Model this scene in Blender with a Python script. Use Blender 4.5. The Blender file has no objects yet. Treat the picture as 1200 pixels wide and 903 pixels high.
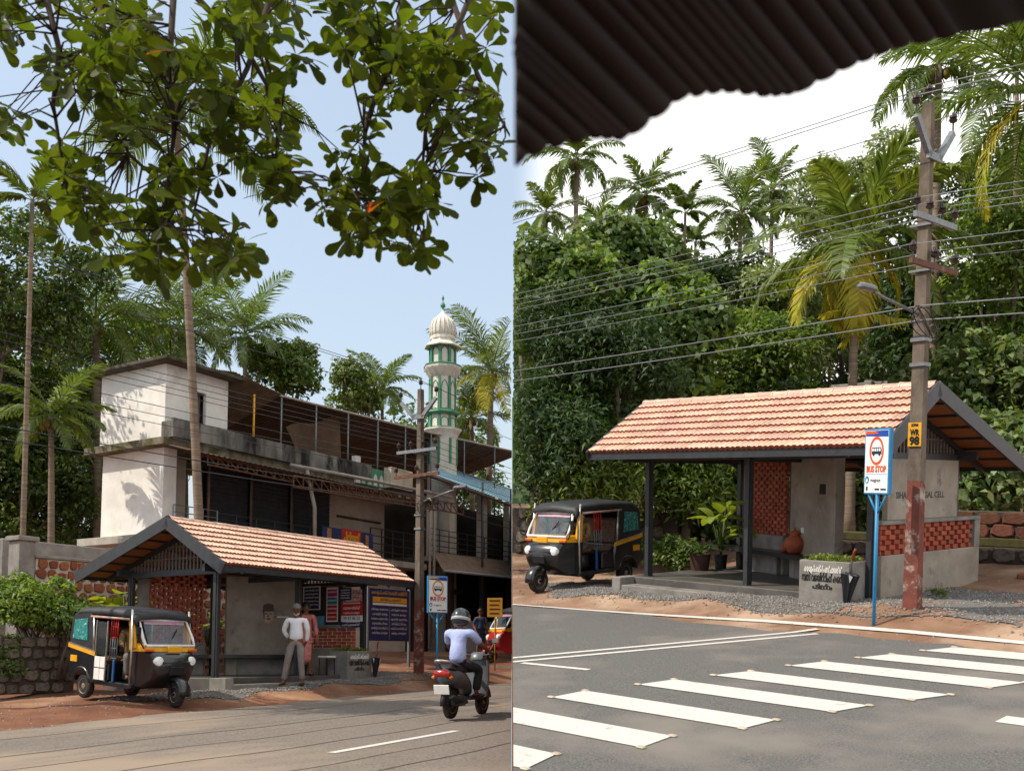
import bpy, bmesh, math, random
import numpy as np
from mathutils import Matrix, Vector
S = bpy.context.scene
COL = S.collection
PI = math.pi
rad = math.radians

# ---------------------------------------------------------------- camera, sky, sun, exposure
FOC, HZ = 1214.0, 662.0                    # focal length and horizon row, in 1200-px units
cam_d = bpy.data.cameras.new('camera'); cam = bpy.data.objects.new('camera', cam_d); COL.objects.link(cam)
cam.location = (0, 0, 0); cam.rotation_euler = (PI/2, 0, 0)
cam_d.sensor_width = 36; cam_d.lens = 36*FOC/1200; cam_d.shift_y = (HZ-451.5)/1200
cam_d.clip_start = .1; cam_d.clip_end = 3000
cam_d.dof.use_dof = True; cam_d.dof.focus_distance = 22; cam_d.dof.aperture_fstop = 3.9
S.camera = cam
SUN_AZ, SUN_EL = rad(-99), rad(49)         # azimuth from +Y (view axis), clockwise: sun to the left, a little behind
sd = Vector((math.sin(SUN_AZ)*math.cos(SUN_EL), math.cos(SUN_AZ)*math.cos(SUN_EL), math.sin(SUN_EL)))
W = bpy.data.worlds.new('World'); S.world = W; W.use_nodes = True
nt = W.node_tree; nt.nodes.clear(); N = nt.nodes.new; LK = nt.links.new
sky = N('ShaderNodeTexSky'); sky.sky_type = 'NISHITA'; sky.sun_disc = False
sky.sun_elevation = SUN_EL; sky.sun_rotation = SUN_AZ; sky.air_density = 1.2; sky.dust_density = 2.2; sky.ozone_density = 1.5
tc = N('ShaderNodeTexCoord'); sx = N('ShaderNodeSeparateXYZ'); LK(tc.outputs['Generated'], sx.inputs[0])
nz = N('ShaderNodeTexNoise'); nz.inputs['Scale'].default_value = 3; nz.inputs['Detail'].default_value = 4; LK(tc.outputs['Generated'], nz.inputs['Vector'])
ma = N('ShaderNodeMath'); ma.operation = 'MULTIPLY_ADD'; LK(nz.outputs['Fac'], ma.inputs[0]); ma.inputs[1].default_value = .06; LK(sx.outputs['X'], ma.inputs[2])
mr = N('ShaderNodeMapRange'); mr.interpolation_type = 'SMOOTHSTEP'; LK(ma.outputs[0], mr.inputs['Value'])
mr.inputs['From Min'].default_value = .03; mr.inputs['From Max'].default_value = .085
mx = N('ShaderNodeMix'); mx.data_type = 'RGBA'; LK(mr.outputs[0], mx.inputs['Factor'])
veil = N('ShaderNodeMix'); veil.data_type = 'RGBA'; veil.inputs['Factor'].default_value = .47
LK(sky.outputs[0], veil.inputs['A']); veil.inputs['B'].default_value = (5.2, 6.0, 6.9, 1)      # thin high haze over the blue
LK(veil.outputs['Result'], mx.inputs['A']); mx.inputs['B'].default_value = (8.2, 8.2, 8.1, 1)      # bright white cloud bank to the right
bg = N('ShaderNodeBackground'); LK(mx.outputs['Result'], bg.inputs['Color']); bg.inputs['Strength'].default_value = .135
wo = N('ShaderNodeOutputWorld'); LK(bg.outputs[0], wo.inputs[0])
sl = bpy.data.lights.new('sun', 'SUN'); sl.energy = 4.0; sl.angle = rad(.5); sl.color = (1, .9, .76)
sun = bpy.data.objects.new('sun', sl); COL.objects.link(sun); sun.rotation_euler = sd.to_track_quat('Z', 'Y').to_euler(); sun.location = sd*60
S.view_settings.view_transform = 'Standard'; S.view_settings.look = 'None'; S.view_settings.exposure = .28; S.view_settings.gamma = 1
S.render.engine = 'CYCLES'
S.cycles.max_bounces = 6; S.cycles.transparent_max_bounces = 8; S.cycles.use_denoising = True; S.cycles.sample_clamp_indirect = 6

# ---------------------------------------------------------------- the two places: rigid frames measured on the photograph
PLACE = {'L': (765.0, (-6.188, 21.696, -.81), 1.027), 'R': (559.0, (2.638, 19.939, -2.2), -.826)}
FR = {}
for k, (h, o, a) in PLACE.items():
    th = math.atan((h-HZ)/FOC)
    FR[k] = Matrix.Rotation(-th, 4, 'X') @ Matrix.Translation(o) @ Matrix.Rotation(a, 4, 'Z')
FI = {k: m.inverted() for k, m in FR.items()}
def pix(P, u, v, y=None, t=None, b=None, z=None):
    """point of place P seen at photo pixel (u,v): at depth y, or on the plane t / b / z"""
    d = Vector(((u-600)/FOC, 1, -(v-HZ)/FOC)); o = FI[P] @ Vector((0, 0, 0)); w = FI[P] @ d - o
    if y is not None: return o + w*y
    i, val = (0, t) if t is not None else (1, b) if b is not None else (2, z)
    return o + w*((val-o[i])/w[i])
def lerp(a, b, f): return a+(b-a)*f
def sstep(x, a, b):
    f = min(1, max(0, (x-a)/(b-a))); return f*f*(3-2*f)
def gz(t, b):
    """ground height of a place"""
    zr = min(.12, max(-.6, -.15+.025*t)) - .012*max(0, -b-2.3)
    zs = min(.28, max(-.2, .05+.04*t)) + .6*sstep(b, 2.5, 9)
    return lerp(zr, zs, sstep(b, -2.3, -.9))

# ---------------------------------------------------------------- materials
def lin(h):
    if not isinstance(h, str): return (*h, 1)
    c = [int(h[i:i+2], 16)/255 for i in (0, 2, 4)]
    return tuple(x/12.92 if x <= .04045 else ((x+.055)/1.055)**2.4 for x in c)+(1,)
MATS = {}
def M(name, c1, c2=None, rough=.75, scale=4, c3=None, s3=.6, th3=.6, bump=0, bs=40, metal=0, spec=.35, trans=0, isl=0, rnd=0, stretch=(1, 1, 1), detail=5, alpha=1, coat=0, contrast=(.35, .65)):
    if name in MATS: return MATS[name]
    m = bpy.data.materials.new(name); m.use_nodes = True; t = m.node_tree; n = t.nodes.new; l = t.links.new
    p = t.nodes['Principled BSDF']; out = t.nodes['Material Output']
    p.inputs['Roughness'].default_value = rough; p.inputs['Metallic'].default_value = metal; p.inputs['Specular IOR Level'].default_value = spec
    p.inputs['Coat Weight'].default_value = coat
    co = n('ShaderNodeTexCoord'); mp = n('ShaderNodeMapping'); mp.inputs['Scale'].default_value = stretch; l(co.outputs['Object'], mp.inputs[0])
    def noise(sc, d=detail):
        q = n('ShaderNodeTexNoise'); q.inputs['Scale'].default_value = sc; q.inputs['Detail'].default_value = d; q.inputs['Roughness'].default_value = .62; l(mp.outputs[0], q.inputs['Vector']); return q.outputs['Fac']
    def ramp(f, a, b):
        r = n('ShaderNodeMapRange'); r.inputs['From Min'].default_value = a; r.inputs['From Max'].default_value = b; l(f, r.inputs['Value']); return r.outputs[0]
    def mix(f, a, b):
        q = n('ShaderNodeMix'); q.data_type = 'RGBA'
        for s, v in ((q.inputs['Factor'], f), (q.inputs['A'], a), (q.inputs['B'], b)):
            if isinstance(v, (tuple, float, int)): s.default_value = v
            else: l(v, s)
        return q.outputs['Result']
    col = lin(c1)
    if c2 is not None: col = mix(ramp(noise(scale), *contrast), lin(c1), lin(c2))
    if c3 is not None: col = mix(ramp(noise(s3), th3, th3+.14), col, lin(c3))
    if isl or rnd:
        hs = n('ShaderNodeHueSaturation')
        src = n('ShaderNodeNewGeometry').outputs['Random Per Island'] if isl else n('ShaderNodeObjectInfo').outputs['Random']
        a = isl or rnd
        r = n('ShaderNodeMapRange'); r.inputs['To Min'].default_value = 1-a; r.inputs['To Max'].default_value = 1+a; l(src, r.inputs['Value'])
        l(r.outputs[0], hs.inputs['Value'])
        h = n('ShaderNodeMath'); h.operation = 'MULTIPLY'; l(src, h.inputs[0]); h.inputs[1].default_value = 17.31
        fr = n('ShaderNodeMath'); fr.operation = 'FRACT'; l(h.outputs[0], fr.inputs[0])
        r2 = n('ShaderNodeMapRange'); r2.inputs['To Min'].default_value = .5-.05*a; r2.inputs['To Max'].default_value = .5+.035*a; l(fr.outputs[0], r2.inputs['Value']); l(r2.outputs[0], hs.inputs['Hue'])
        if isinstance(col, tuple): hs.inputs['Color'].default_value = col
        else: l(col, hs.inputs['Color'])
        col = hs.outputs['Color']
    if isinstance(col, tuple): p.inputs['Base Color'].default_value = col
    else: l(col, p.inputs['Base Color'])
    if bump:
        b = n('ShaderNodeBump'); b.inputs['Strength'].default_value = bump; b.inputs['Distance'].default_value = .02; l(noise(bs, 3), b.inputs['Height']); l(b.outputs[0], p.inputs['Normal'])
    if trans:
        tr = n('ShaderNodeBsdfTranslucent'); g = n('ShaderNodeMix'); g.data_type = 'RGBA'; g.blend_type = 'MULTIPLY'; g.inputs['Factor'].default_value = 1
        if isinstance(col, tuple): g.inputs['A'].default_value = col
        else: l(col, g.inputs['A'])
        g.inputs['B'].default_value = (1.5, 1.45, .55, 1); l(g.outputs['Result'], tr.inputs['Color'])
        ms = n('ShaderNodeMixShader'); ms.inputs[0].default_value = trans; l(p.outputs[0], ms.inputs[1]); l(tr.outputs[0], ms.inputs[2]); l(ms.outputs[0], out.inputs[0])
    if alpha < 1: p.inputs['Alpha'].default_value = alpha
    MATS[name] = m; return m

# ---------------------------------------------------------------- mesh builder
class MB:
    def __init__(s): s.v = []; s.f = []; s.m = []; s.cur = 0; s.X = Matrix.Identity(4)
    def add(s, vs, fs):
        o = len(s.v); s.v += [tuple(s.X @ Vector(p)) for p in vs]; s.f += [tuple(i+o for i in f) for f in fs]; s.m += [s.cur]*len(fs); return s
    def box(s, x0, x1, y0, y1, z0, z1):
        return s.add([(x0, y0, z0), (x1, y0, z0), (x1, y1, z0), (x0, y1, z0), (x0, y0, z1), (x1, y0, z1), (x1, y1, z1), (x0, y1, z1)],
                     [(3, 2, 1, 0), (4, 5, 6, 7), (0, 1, 5, 4), (1, 2, 6, 5), (2, 3, 7, 6), (3, 0, 4, 7)])
    def cbox(s, x0, x1, y0, y1, z0, z1, c=.02):
        """box with chamfered edges"""
        c = min(c, (x1-x0)*.45, (y1-y0)*.45, (z1-z0)*.45); vs = []; fs = []
        for z, k in ((z0, c), (z0+c, 0), (z1-c, 0), (z1, c)):
            a, b_, d, e = x0+k, x1-k, y0+k, y1-k
            vs += [(a+c, d, z), (b_-c, d, z), (b_, d+c, z), (b_, e-c, z), (b_-c, e, z), (a+c, e, z), (a, e-c, z), (a, d+c, z)]
        for r in range(3):
            for i in range(8): j = (i+1) % 8; fs.append((r*8+i, r*8+j, r*8+8+j, r*8+8+i))
        fs += [tuple(range(7, -1, -1)), tuple(range(24, 32))]
        return s.add(vs, fs)
    def beam(s, a, b, w, h, up=(0, 0, 1)):
        a, b = Vector(a), Vector(b); d = (b-a).normalized(); sd_ = d.cross(Vector(up))
        if sd_.length < 1e-4: sd_ = d.cross(Vector((0, 1, 0)))
        sd_.normalize(); u = sd_.cross(d); vs = []
        for p in (a, b): vs += [p-sd_*w/2-u*h/2, p+sd_*w/2-u*h/2, p+sd_*w/2+u*h/2, p-sd_*w/2+u*h/2]
        return s.add(vs, [(0, 1, 2, 3)[::-1], (4, 5, 6, 7), (0, 1, 5, 4), (1, 2, 6, 5), (2, 3, 7, 6), (3, 0, 4, 7)])
    def tube(s, pts, r, n=8, cap=True, flat=1.0):
        pts = [Vector(p) for p in pts]; k = len(pts); rs = r if isinstance(r, (list, tuple)) else [r]*k; vs = []; fs = []
        ref = Vector((0, 0, 1))
        for i, p in enumerate(pts):
            d = (pts[min(i+1, k-1)]-pts[max(i-1, 0)]).normalized()
            if i == 0 and abs(d.dot(ref)) > .9: ref = Vector((0, 1, 0)) if abs(d.y) < .9 else Vector((1, 0, 0))
            a = (ref-d*ref.dot(d)).normalized(); ref = a; b = d.cross(a)
            for j in range(n): an = 2*PI*j/n; vs.append(p+(a*math.cos(an)+b*math.sin(an)*flat)*rs[i])
        for i in range(k-1):
            for j in range(n): q = (j+1) % n; fs.append((i*n+j, i*n+q, (i+1)*n+q, (i+1)*n+j))
        if cap: fs += [tuple(range(n-1, -1, -1)), tuple(range((k-1)*n, k*n))]
        return s.add(vs, fs)
    def lathe(s, prof, n=16, c=(0, 0, 0), sx=1, sy=1, ph=0):
        vs = []; fs = []
        for r, z in prof:
            for j in range(n): an = 2*PI*j/n+ph; vs.append((c[0]+r*sx*math.cos(an), c[1]+r*sy*math.sin(an), c[2]+z))
        for i in range(len(prof)-1):
            for j in range(n): q = (j+1) % n; fs.append((i*n+j, i*n+q, (i+1)*n+q, (i+1)*n+j))
        fs += [tuple(range(n-1, -1, -1)), tuple(range((len(prof)-1)*n, len(prof)*n))]
        return s.add(vs, fs)
    def slab(s, prof, w, ins=.03, y=0):
        """side profile (x,z) extruded across y, edges rounded by ins"""
        cx = sum(p[0] for p in prof)/len(prof); cz = sum(p[1] for p in prof)/len(prof); k = len(prof); vs = []; fs = []
        def shr(p):
            dx, dz = p[0]-cx, p[1]-cz; L = math.hypot(dx, dz) or 1; g = max(0, 1-ins/L); return cx+dx*g, cz+dz*g
        for yy, f in ((-w, 1), (-w+ins, 0), (w-ins, 0), (w, 1)):
            for p in prof:
                q = shr(p) if f else p; vs.append((q[0], y+yy, q[1]))
        for r in range(3):
            for i in range(k): j = (i+1) % k; fs.append((r*k+i, r*k+j, r*k+k+j, r*k+k+i))
        fs += [tuple(range(k-1, -1, -1)), tuple(range(3*k, 4*k))]
        return s.add(vs, fs)
    def quad(s, a, b, c, d): return s.add([a, b, c, d], [(0, 1, 2, 3)])
    def mesh(s, name, mats, smooth=False):
        me = bpy.data.meshes.new(name); me.from_pydata(s.v, [], s.f)
        for m in (mats if isinstance(mats, (list, tuple)) else [mats]): me.materials.append(m)
        if any(s.m): me.polygons.foreach_set('material_index', s.m)
        bm = bmesh.new(); bm.from_mesh(me); bmesh.ops.recalc_face_normals(bm, faces=bm.faces); bm.to_mesh(me); bm.free()
        if smooth:
            me.polygons.foreach_set('use_smooth', [True]*len(me.polygons))
            if smooth != 1: me.set_sharp_from_angle(angle=rad(smooth))
        me.update(); return me
    def build(s, name, mats, parent, smooth=False): return part(name, s.mesh(name, mats, smooth), parent)
def part(name, me, parent, mat=None):
    o = bpy.data.objects.new(name, me); COL.objects.link(o); o.parent = parent
    if mat is not None: me.materials.append(mat)
    return o
def tag(o, label, cat, group=None):
    o['label'] = label; o['category'] = cat
    if group: o['group'] = group
    return o
def thing(name, label, cat, P, loc=(0, 0, 0), rz=0, group=None, sc=1):
    o = bpy.data.objects.new(name, None); COL.objects.link(o); o.empty_display_size = .2
    o.matrix_basis = FR[P] @ Matrix.Translation(loc) @ Matrix.Rotation(rz, 4, 'Z') @ Matrix.Scale(sc, 4)
    return tag(o, label, cat, group)
def solo(name, me, label, cat, P, loc=(0, 0, 0), rz=0, group=None):
    o = bpy.data.objects.new(name, me); COL.objects.link(o)
    o.matrix_basis = FR[P] @ Matrix.Translation(loc) @ Matrix.Rotation(rz, 4, 'Z'); return tag(o, label, cat, group)
def struct(name, me, P):
    o = bpy.data.objects.new(name, me); COL.objects.link(o); o.matrix_basis = FR[P].copy(); o['kind'] = 'structure'; return o
def clip(o, P, eps=.012):
    """end a mesh at the boundary plane between the two places (world X = 0)"""
    mw = o.matrix_basis if o.parent is None else o.parent.matrix_basis @ o.matrix_basis
    inv = mw.inverted(); sgn = 1 if P == 'R' else -1
    co = inv @ Vector((eps*sgn, 0, 0)); no = (inv.to_3x3() @ Vector((-sgn, 0, 0))).normalized()
    bm = bmesh.new(); bm.from_mesh(o.data)
    bmesh.ops.bisect_plane(bm, geom=bm.verts[:]+bm.edges[:]+bm.faces[:], dist=1e-5, plane_co=co, plane_no=no, clear_outer=True)
    bm.to_mesh(o.data); bm.free(); return o
def text(name, s, size, mat, parent, loc, rot=(PI/2, 0, 0), align='CENTER', w=None, ext=.002, bold=0):
    c = bpy.data.curves.new(name, 'FONT'); c.body = s; c.size = size; c.align_x = align; c.align_y = 'CENTER'; c.resolution_u = 2; c.extrude = ext; c.offset = bold
    o = bpy.data.objects.new(name, c); COL.objects.link(o); bpy.context.view_layer.update()
    me = bpy.data.meshes.new_from_object(o.evaluated_get(bpy.context.evaluated_depsgraph_get())); bpy.data.objects.remove(o); bpy.data.curves.remove(c)
    if w and len(me.vertices):
        xs = [v.co.x for v in me.vertices]; k = w/(max(xs)-min(xs)); me.transform(Matrix.Diagonal((k, 1, 1, 1)))
    me.materials.clear(); me.materials.append(mat)
    q = part(name, me, parent); q.location = loc; q.rotation_euler = rot; return q
def npmesh(name, V, K, mats, mi=None, smooth=False):
    """mesh from an (n,k,3) array of separate k-gons, or list of such arrays"""
    Vs = V if isinstance(V, list) else [V]; me = bpy.data.meshes.new(name)
    co = np.concatenate([a.reshape(-1, 3) for a in Vs]); ks = np.concatenate([np.full(len(a), a.shape[1], dtype=np.int32) for a in Vs]); nl = int(ks.sum())
    me.vertices.add(len(co)); me.vertices.foreach_set('co', co.astype(np.float32).ravel())
    me.loops.add(nl); me.loops.foreach_set('vertex_index', np.arange(nl, dtype=np.int32)); me.polygons.add(len(ks))
    st = np.concatenate([[0], np.cumsum(ks)[:-1]]).astype(np.int32); me.polygons.foreach_set('loop_start', st)
    if mi is not None: me.polygons.foreach_set('material_index', np.asarray(mi, dtype=np.int32))
    for m in (mats if isinstance(mats, (list, tuple)) else [mats]): me.materials.append(m)
    me.update(calc_edges=True); me.validate(); return me
# ---------------------------------------------------------------- shared materials
charcoal = M('charcoal_steel', '2b2d30', '35373a', .45, 8, spec=.4)
concrete = M('concrete', '8a8680', '6f6b65', .85, 3, c3='5c5852', s3=1.3, bump=.25, bs=30)
darkcon = M('polished_concrete', '5e5b57', '494643', .5, 2.5, c3='3b3937', s3=1.5, bump=.1)
plaster = M('grey_plaster', 'a0968a', '877d71', .8, 1.8, c3='736a5f', s3=3, th3=.58, bump=.12, bs=25)
whitewall = M('white_plaster', 'e4e2dc', 'd2cfc8', .85, 1.5, c3='c2bdb4', s3=.9, th3=.58, bump=.1)
brickm = M('red_brick', 'ad5a42', '944832', .85, 9, rnd=.18, bump=.2, bs=60)
brickj = M('red_brick_screen', 'ab5c47', '8f4a38', .85, 9, isl=.2, bump=.2, bs=60)
tilem = M('clay_tile', 'd6b29c', 'c49a80', .5, 6, rnd=.2, bump=.2, bs=40, spec=.6, c3='7d6250', s3=2.2, th3=.62)
tilee = M('clay_tile_edge', '8c4a34', '733a28', .8, 8, rnd=.15)
tilej = M('clay_tile_back', 'd8b29c', 'c79a80', .6, 6, isl=.15)
soffit = M('soffit_board', 'a8683a', '8c5329', .7, 3, stretch=(1, 12, 1))
dirt = M('red_dirt', '8a6c55', '6c4e3b', .95, 1.2, c3='a68d77', s3=.35, th3=.5, bump=.7, bs=18)
asphalt = M('asphalt', '6e6c69', '444240', .9, 60, c3='77716a', s3=.3, th3=.52, bump=.5, bs=120, detail=4)
asphaltL = M('dusty_asphalt', '82786e', '5c544c', .9, 45, c3='8d7d6c', s3=.3, th3=.48, bump=.45, bs=120, detail=4, stretch=(.5, 1, 1))
paint = M('road_paint', 'c6c3bc', 'b8b4ac', .7, 30, c3='918d86', s3=6, th3=.6, bump=.15, bs=90)
gravelm = M('gravel', '8b8781', '5b5854', .9, 40, isl=.45)
gravelb = M('gravel_bed', '7d7974', '55524e', .95, 60, bump=1, bs=70)
blackp = M('black_paint', '16171a', '1d1e21', .4, 5)
whitep = M('white_paint', 'e4e2dd', 'd6d3cc', .5, 6)
rubber = M('tyre_rubber', '1c1b1a', '2a2725', .85, 12, c3='4a4036', s3=5, th3=.5)
steel = M('galvanised_steel', '85888b', '6f7275', .5, 20, metal=.7)
navy = M('navy_print', '1c2c66', '18264f', .5, 3)
yellowp = M('yellow_paint', 'e0a420', 'cf9418', .45, 6)
redp = M('red_paint', 'b5231d', 'a01d18', .45, 6)
rust = M('rusty_steel', '6d4a36', '53362a', .8, 14, c3='8a8078', s3=6)

# ---------------------------------------------------------------- ground, road, gravel and paint of each place
ROAD0, ROAD1 = -2.35, -11.3
def sheet(f, t0, t1, nt_, b0, b1, nb, dz=0):
    mb = MB(); T = np.linspace(t0, t1, nt_); B = np.linspace(b0, b1, nb)
    vs = [(t, b, f(t, b)+dz) for b in B for t in T]
    fs = [(j*nt_+i, j*nt_+i+1, (j+1)*nt_+i+1, (j+1)*nt_+i) for j in range(nb-1) for i in range(nt_-1)]
    return mb.add(vs, fs)
def edge_wob(t): return .16*math.sin(1.3*t)+.1*math.sin(3.7*t+1)+.06*math.sin(8.3*t)
rng = random.Random(5)
for P in 'LR':
    def gdirt(t, b):
        r = .03*math.sin(2.1*t+.7*b)*math.sin(1.7*b) + .018*math.sin(6.3*t)*math.sin(5.1*b+t)
        fade = sstep(b, -2.3, -1.2) if b > -5 else 0
        low = -.05 if b < ROAD0-.3 else 0
        return gz(t, b)+r*fade+low
    dm = dirt if P == 'R' else M('red_dirt_baked_shade', '7a5038', '5c3826', .95, 1.2, c3='a07c60', s3=.3, th3=.52, bump=.8, bs=18)  # left dirt is redder, and darkened so its colour carries the track's shade
    mb = sheet(gdirt, -70, -13, 12, -60, 120, 30); o = struct('ground', mb.mesh('ground', dm, 1), P)
    bm = bmesh.new(); bm.from_mesh(o.data)
    for (t0, t1, nt_, b0, b1, nb) in ((-13, 16, 120, -4, 12, 70), (16, 90, 20, -60, 120, 40), (-13, 16, 12, -60, -4, 12), (-13, 16, 12, 12, 120, 20)):
        m2 = sheet(gdirt, t0, t1, nt_, b0, b1, nb).mesh('g', dm, 1); bm.from_mesh(m2)
    bm.to_mesh(o.data); bm.free(); clip(o, P)
    o.data.polygons.foreach_set('use_smooth', [True]*len(o.data.polygons))
    # road sheet with a crumbling edge over the dirt
    mb = MB(); T = np.linspace(-70, 90, 500); B = np.linspace(ROAD0, ROAD1, 12); nT = len(T)
    vs = []
    for j, b in enumerate(B):
        for t in T: bb = b+(edge_wob(t)*.8 if j == 0 else 0); vs.append((t, bb, gz(t, bb)+.012))
    mb.add(vs, [(j*nT+i, j*nT+i+1, (j+1)*nT+i+1, (j+1)*nT+i) for j in range(11) for i in range(nT-1)])
    road = struct('road', mb.mesh('road', asphaltL if P == 'L' else asphalt, 1), P); clip(road, P)
    # far verge where the photographer stands
    def mark(name, pts, w, mat=paint, dz=.018):
        """painted strip along a polyline of (t,b), draped on the road"""
        mb = MB(); vs = []
        q = []
        for (a, b) in zip(pts[:-1], pts[1:]):
            n = max(2, int(math.hypot(b[0]-a[0], b[1]-a[1])/.5)); q += [(lerp(a[0], b[0], i/n), lerp(a[1], b[1], i/n)) for i in range(n)]
        q.append(pts[-1])
        for i, p in enumerate(q):
            a, b = q[max(0, i-1)], q[min(len(q)-1, i+1)]; dx, dy = b[0]-a[0], b[1]-a[1]; L = math.hypot(dx, dy); nx, ny = -dy/L*w/2, dx/L*w/2
            for s_ in (1, -1): x, y = p[0]+nx*s_, p[1]+ny*s_; vs.append((x, y, gz(x, y)+dz))
        mb.add(vs, [(2*i, 2*i+1, 2*i+3, 2*i+2) for i in range(len(q)-1)])
        o = mb.build(name, mat, road); clip(o, P)
        if not len(o.data.polygons): bpy.data.objects.remove(o)
        return o
    if P == 'L':
        a, b = pix('L', 388, 873, z=-.27), pix('L', 535, 853, z=-.25)
        mark('lane_dash', [a[:2], b[:2]], .13)
        da = Vector(b[:2])-Vector(a[:2])
        seam = M('tar_seam', '453d36', '38322d', .9, 20)
        for q_, b_ in enumerate((-3.6, -5.3, -6.4, -7.5, -8.9, -9.7)): mark('tar_seam', [(t_, b_+.07*math.sin(t_*.9+q_)+.04*math.sin(t_*2.3+q_*2)) for t_ in np.linspace(-12+q_, 3+q_*.7, 40)], .022+.008*(q_ % 2), seam, .015)
        mark('lane_dash', [tuple(Vector(a[:2])-da*2.2), tuple(Vector(a[:2])-da*1.25)], .12)
    else:
        e = [pix('R', u, v, z=z) for u, v, z in ((560, 699, -.12), (605, 704, -.1), (900, 732, -.05), (1060, 748, -.02), (1200, 763, .0), (1320, 775, .02))]
        mark('edge_line', [p[:2] for p in e], .11)
        for va, vb in ((770, 746), (775, 750.5)):
            mark('stop_line', [pix('R', 600, va, z=-.1)[:2], pix('R', 900, vb, z=-.06)[:2], pix('R', 958, vb-5, z=-.05)[:2]], .1)
        mark('lane_dash', [pix('R', 612, 776.5, z=-.1)[:2], pix('R', 690, 787, z=-.1)[:2]], .1)
        # zebra: nine slightly raised thermoplastic bars with reflector studs at their corners
        tip = [pix('R', u, v, z=-.08) for u, v in ((646, 818), (747.5, 805), (836, 796), (924, 786.5), (1005, 779), (1081, 772.3))]
        tl = [pix('R', u, v, z=-.08) for u, v in ((686, 811), (790, 800), (880, 792), (966, 782.5), (1045, 775.5), (1118, 769))]
        dr = (pix('R', 870, 862.5, z=-.08)-tip[0]); dr.z = 0
        st = tip[1]-tip[0]; st.z = 0; st2 = tl[1]-tl[0]; st2.z = 0
        tip = [tip[0]-st*2, tip[0]-st]+tip; tl = [tl[0]-st2*2, tl[0]-st2]+tl
        for a, b in zip(tip, tl):
            mb = MB(); n = 6; vs = []
            for i in range(n+1):
                for p in (a, b): q = p+dr*(i/n); vs.append((q.x, q.y, gz(q.x, q.y)+.02))
            mb.add(vs, [(2*i, 2*i+1, 2*i+3, 2*i+2) for i in range(n)])
            o = clip(mb.build('zebra_stripe', paint, road), 'R')
            for p in (a, b, a+dr, b+dr):
                wx = FR['R'] @ Vector((p.x, p.y, 0))
                if wx.x > .1:
                    mb = MB(); mb.X = Matrix.Translation((p.x, p.y, gz(p.x, p.y)+.012)) @ Matrix.Rotation(math.atan2(dr.y, dr.x), 4, 'Z'); mb.cbox(-.04, .04, -.03, .03, 0, .018, .008)
                    mb.build('reflector_stud', M('stud_plastic', 'b5a794', 'a09280', .5), road)
        p = pix('R', 1172, 861, z=-.1); mark('zebra_stripe', [p[:2], (p.x+.6*dr.x, p.y+.6*dr.y)], .3)
    # gravel apron between platform and road
    def gr(t): return -1.35+.16*math.sin(1.1*t)+.1*math.sin(2.9*t+1)
    mb = MB(); T = np.linspace(-2.6, 7.4, 60); vs = []
    for t in T:
        for k in range(6): b = lerp(gr(t)*min(1, max(.35, (t+3)/2)), .2 if t < 4.8 else 2.5, k/5); vs.append((t, b, gdirt(t, b)+.012))
    mb.add(vs, [(6*i+k, 6*i+k+1, 6*i+k+7, 6*i+k+6) for i in range(59) for k in range(5)])
    g = part('gravel', mb.mesh('gravel', gravelb), None); g.matrix_basis = FR[P].copy(); g['kind'] = 'stuff'
    ng = 9000 if P == 'R' else 5000; r_ = np.random.default_rng(3); t = r_.uniform(-2.7, 7.6, ng); b = r_.uniform(0, 1, ng)
    lo = (-1.35+.16*np.sin(1.1*t)+.1*np.sin(2.9*t+1))*np.clip((t+3)/2, .35, 1)-r_.exponential(.08, ng); hi = np.where(t < 4.8, .2, 2.5); b = lo+(hi-lo)*b
    z = np.array([gdirt(x, y) for x, y in zip(t, b)])+.012
    # a few loose stones on the bare dirt
    nd = 1500; t2 = r_.uniform(-7, 12, nd); b2 = r_.uniform(-2.5, 4, nd); z2 = np.array([gdirt(x, y) for x, y in zip(t2, b2)])
    C = np.stack([np.r_[t, t2], np.r_[b, b2], np.r_[z, z2]], 1); n = len(C); sz = r_.uniform(.012, .03, n)*np.where(np.arange(n) < ng, 1, 1)
    octa = np.array([(1, 0, 0), (0, 1, 0), (-1, 0, 0), (0, -1, 0), (0, 0, .8), (0, 0, -.5)]); fc = [(0, 1, 4), (1, 2, 4), (2, 3, 4), (3, 0, 4)]
    ang = r_.uniform(0, 6.28, n); jit = r_.uniform(.6, 1.3, (n, 6, 1)); V = octa[None]*jit*sz[:, None, None]
    V = np.stack([V[..., 0]*np.cos(ang)[:, None]-V[..., 1]*np.sin(ang)[:, None], V[..., 0]*np.sin(ang)[:, None]+V[..., 1]*np.cos(ang)[:, None], V[..., 2]], -1)+C[:, None, :]
    tri = np.concatenate([V[:, list(f)] for f in fc]); wx = np.array(FR[P])[0]
    keep = ((tri.mean(1) @ wx[:3]+wx[3])*(1 if P == 'R' else -1)) > .03
    s_ = part('loose_gravel', npmesh('loose_gravel', tri[keep], 3, gravelm), g); s_['kind'] = 'stuff'
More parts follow.
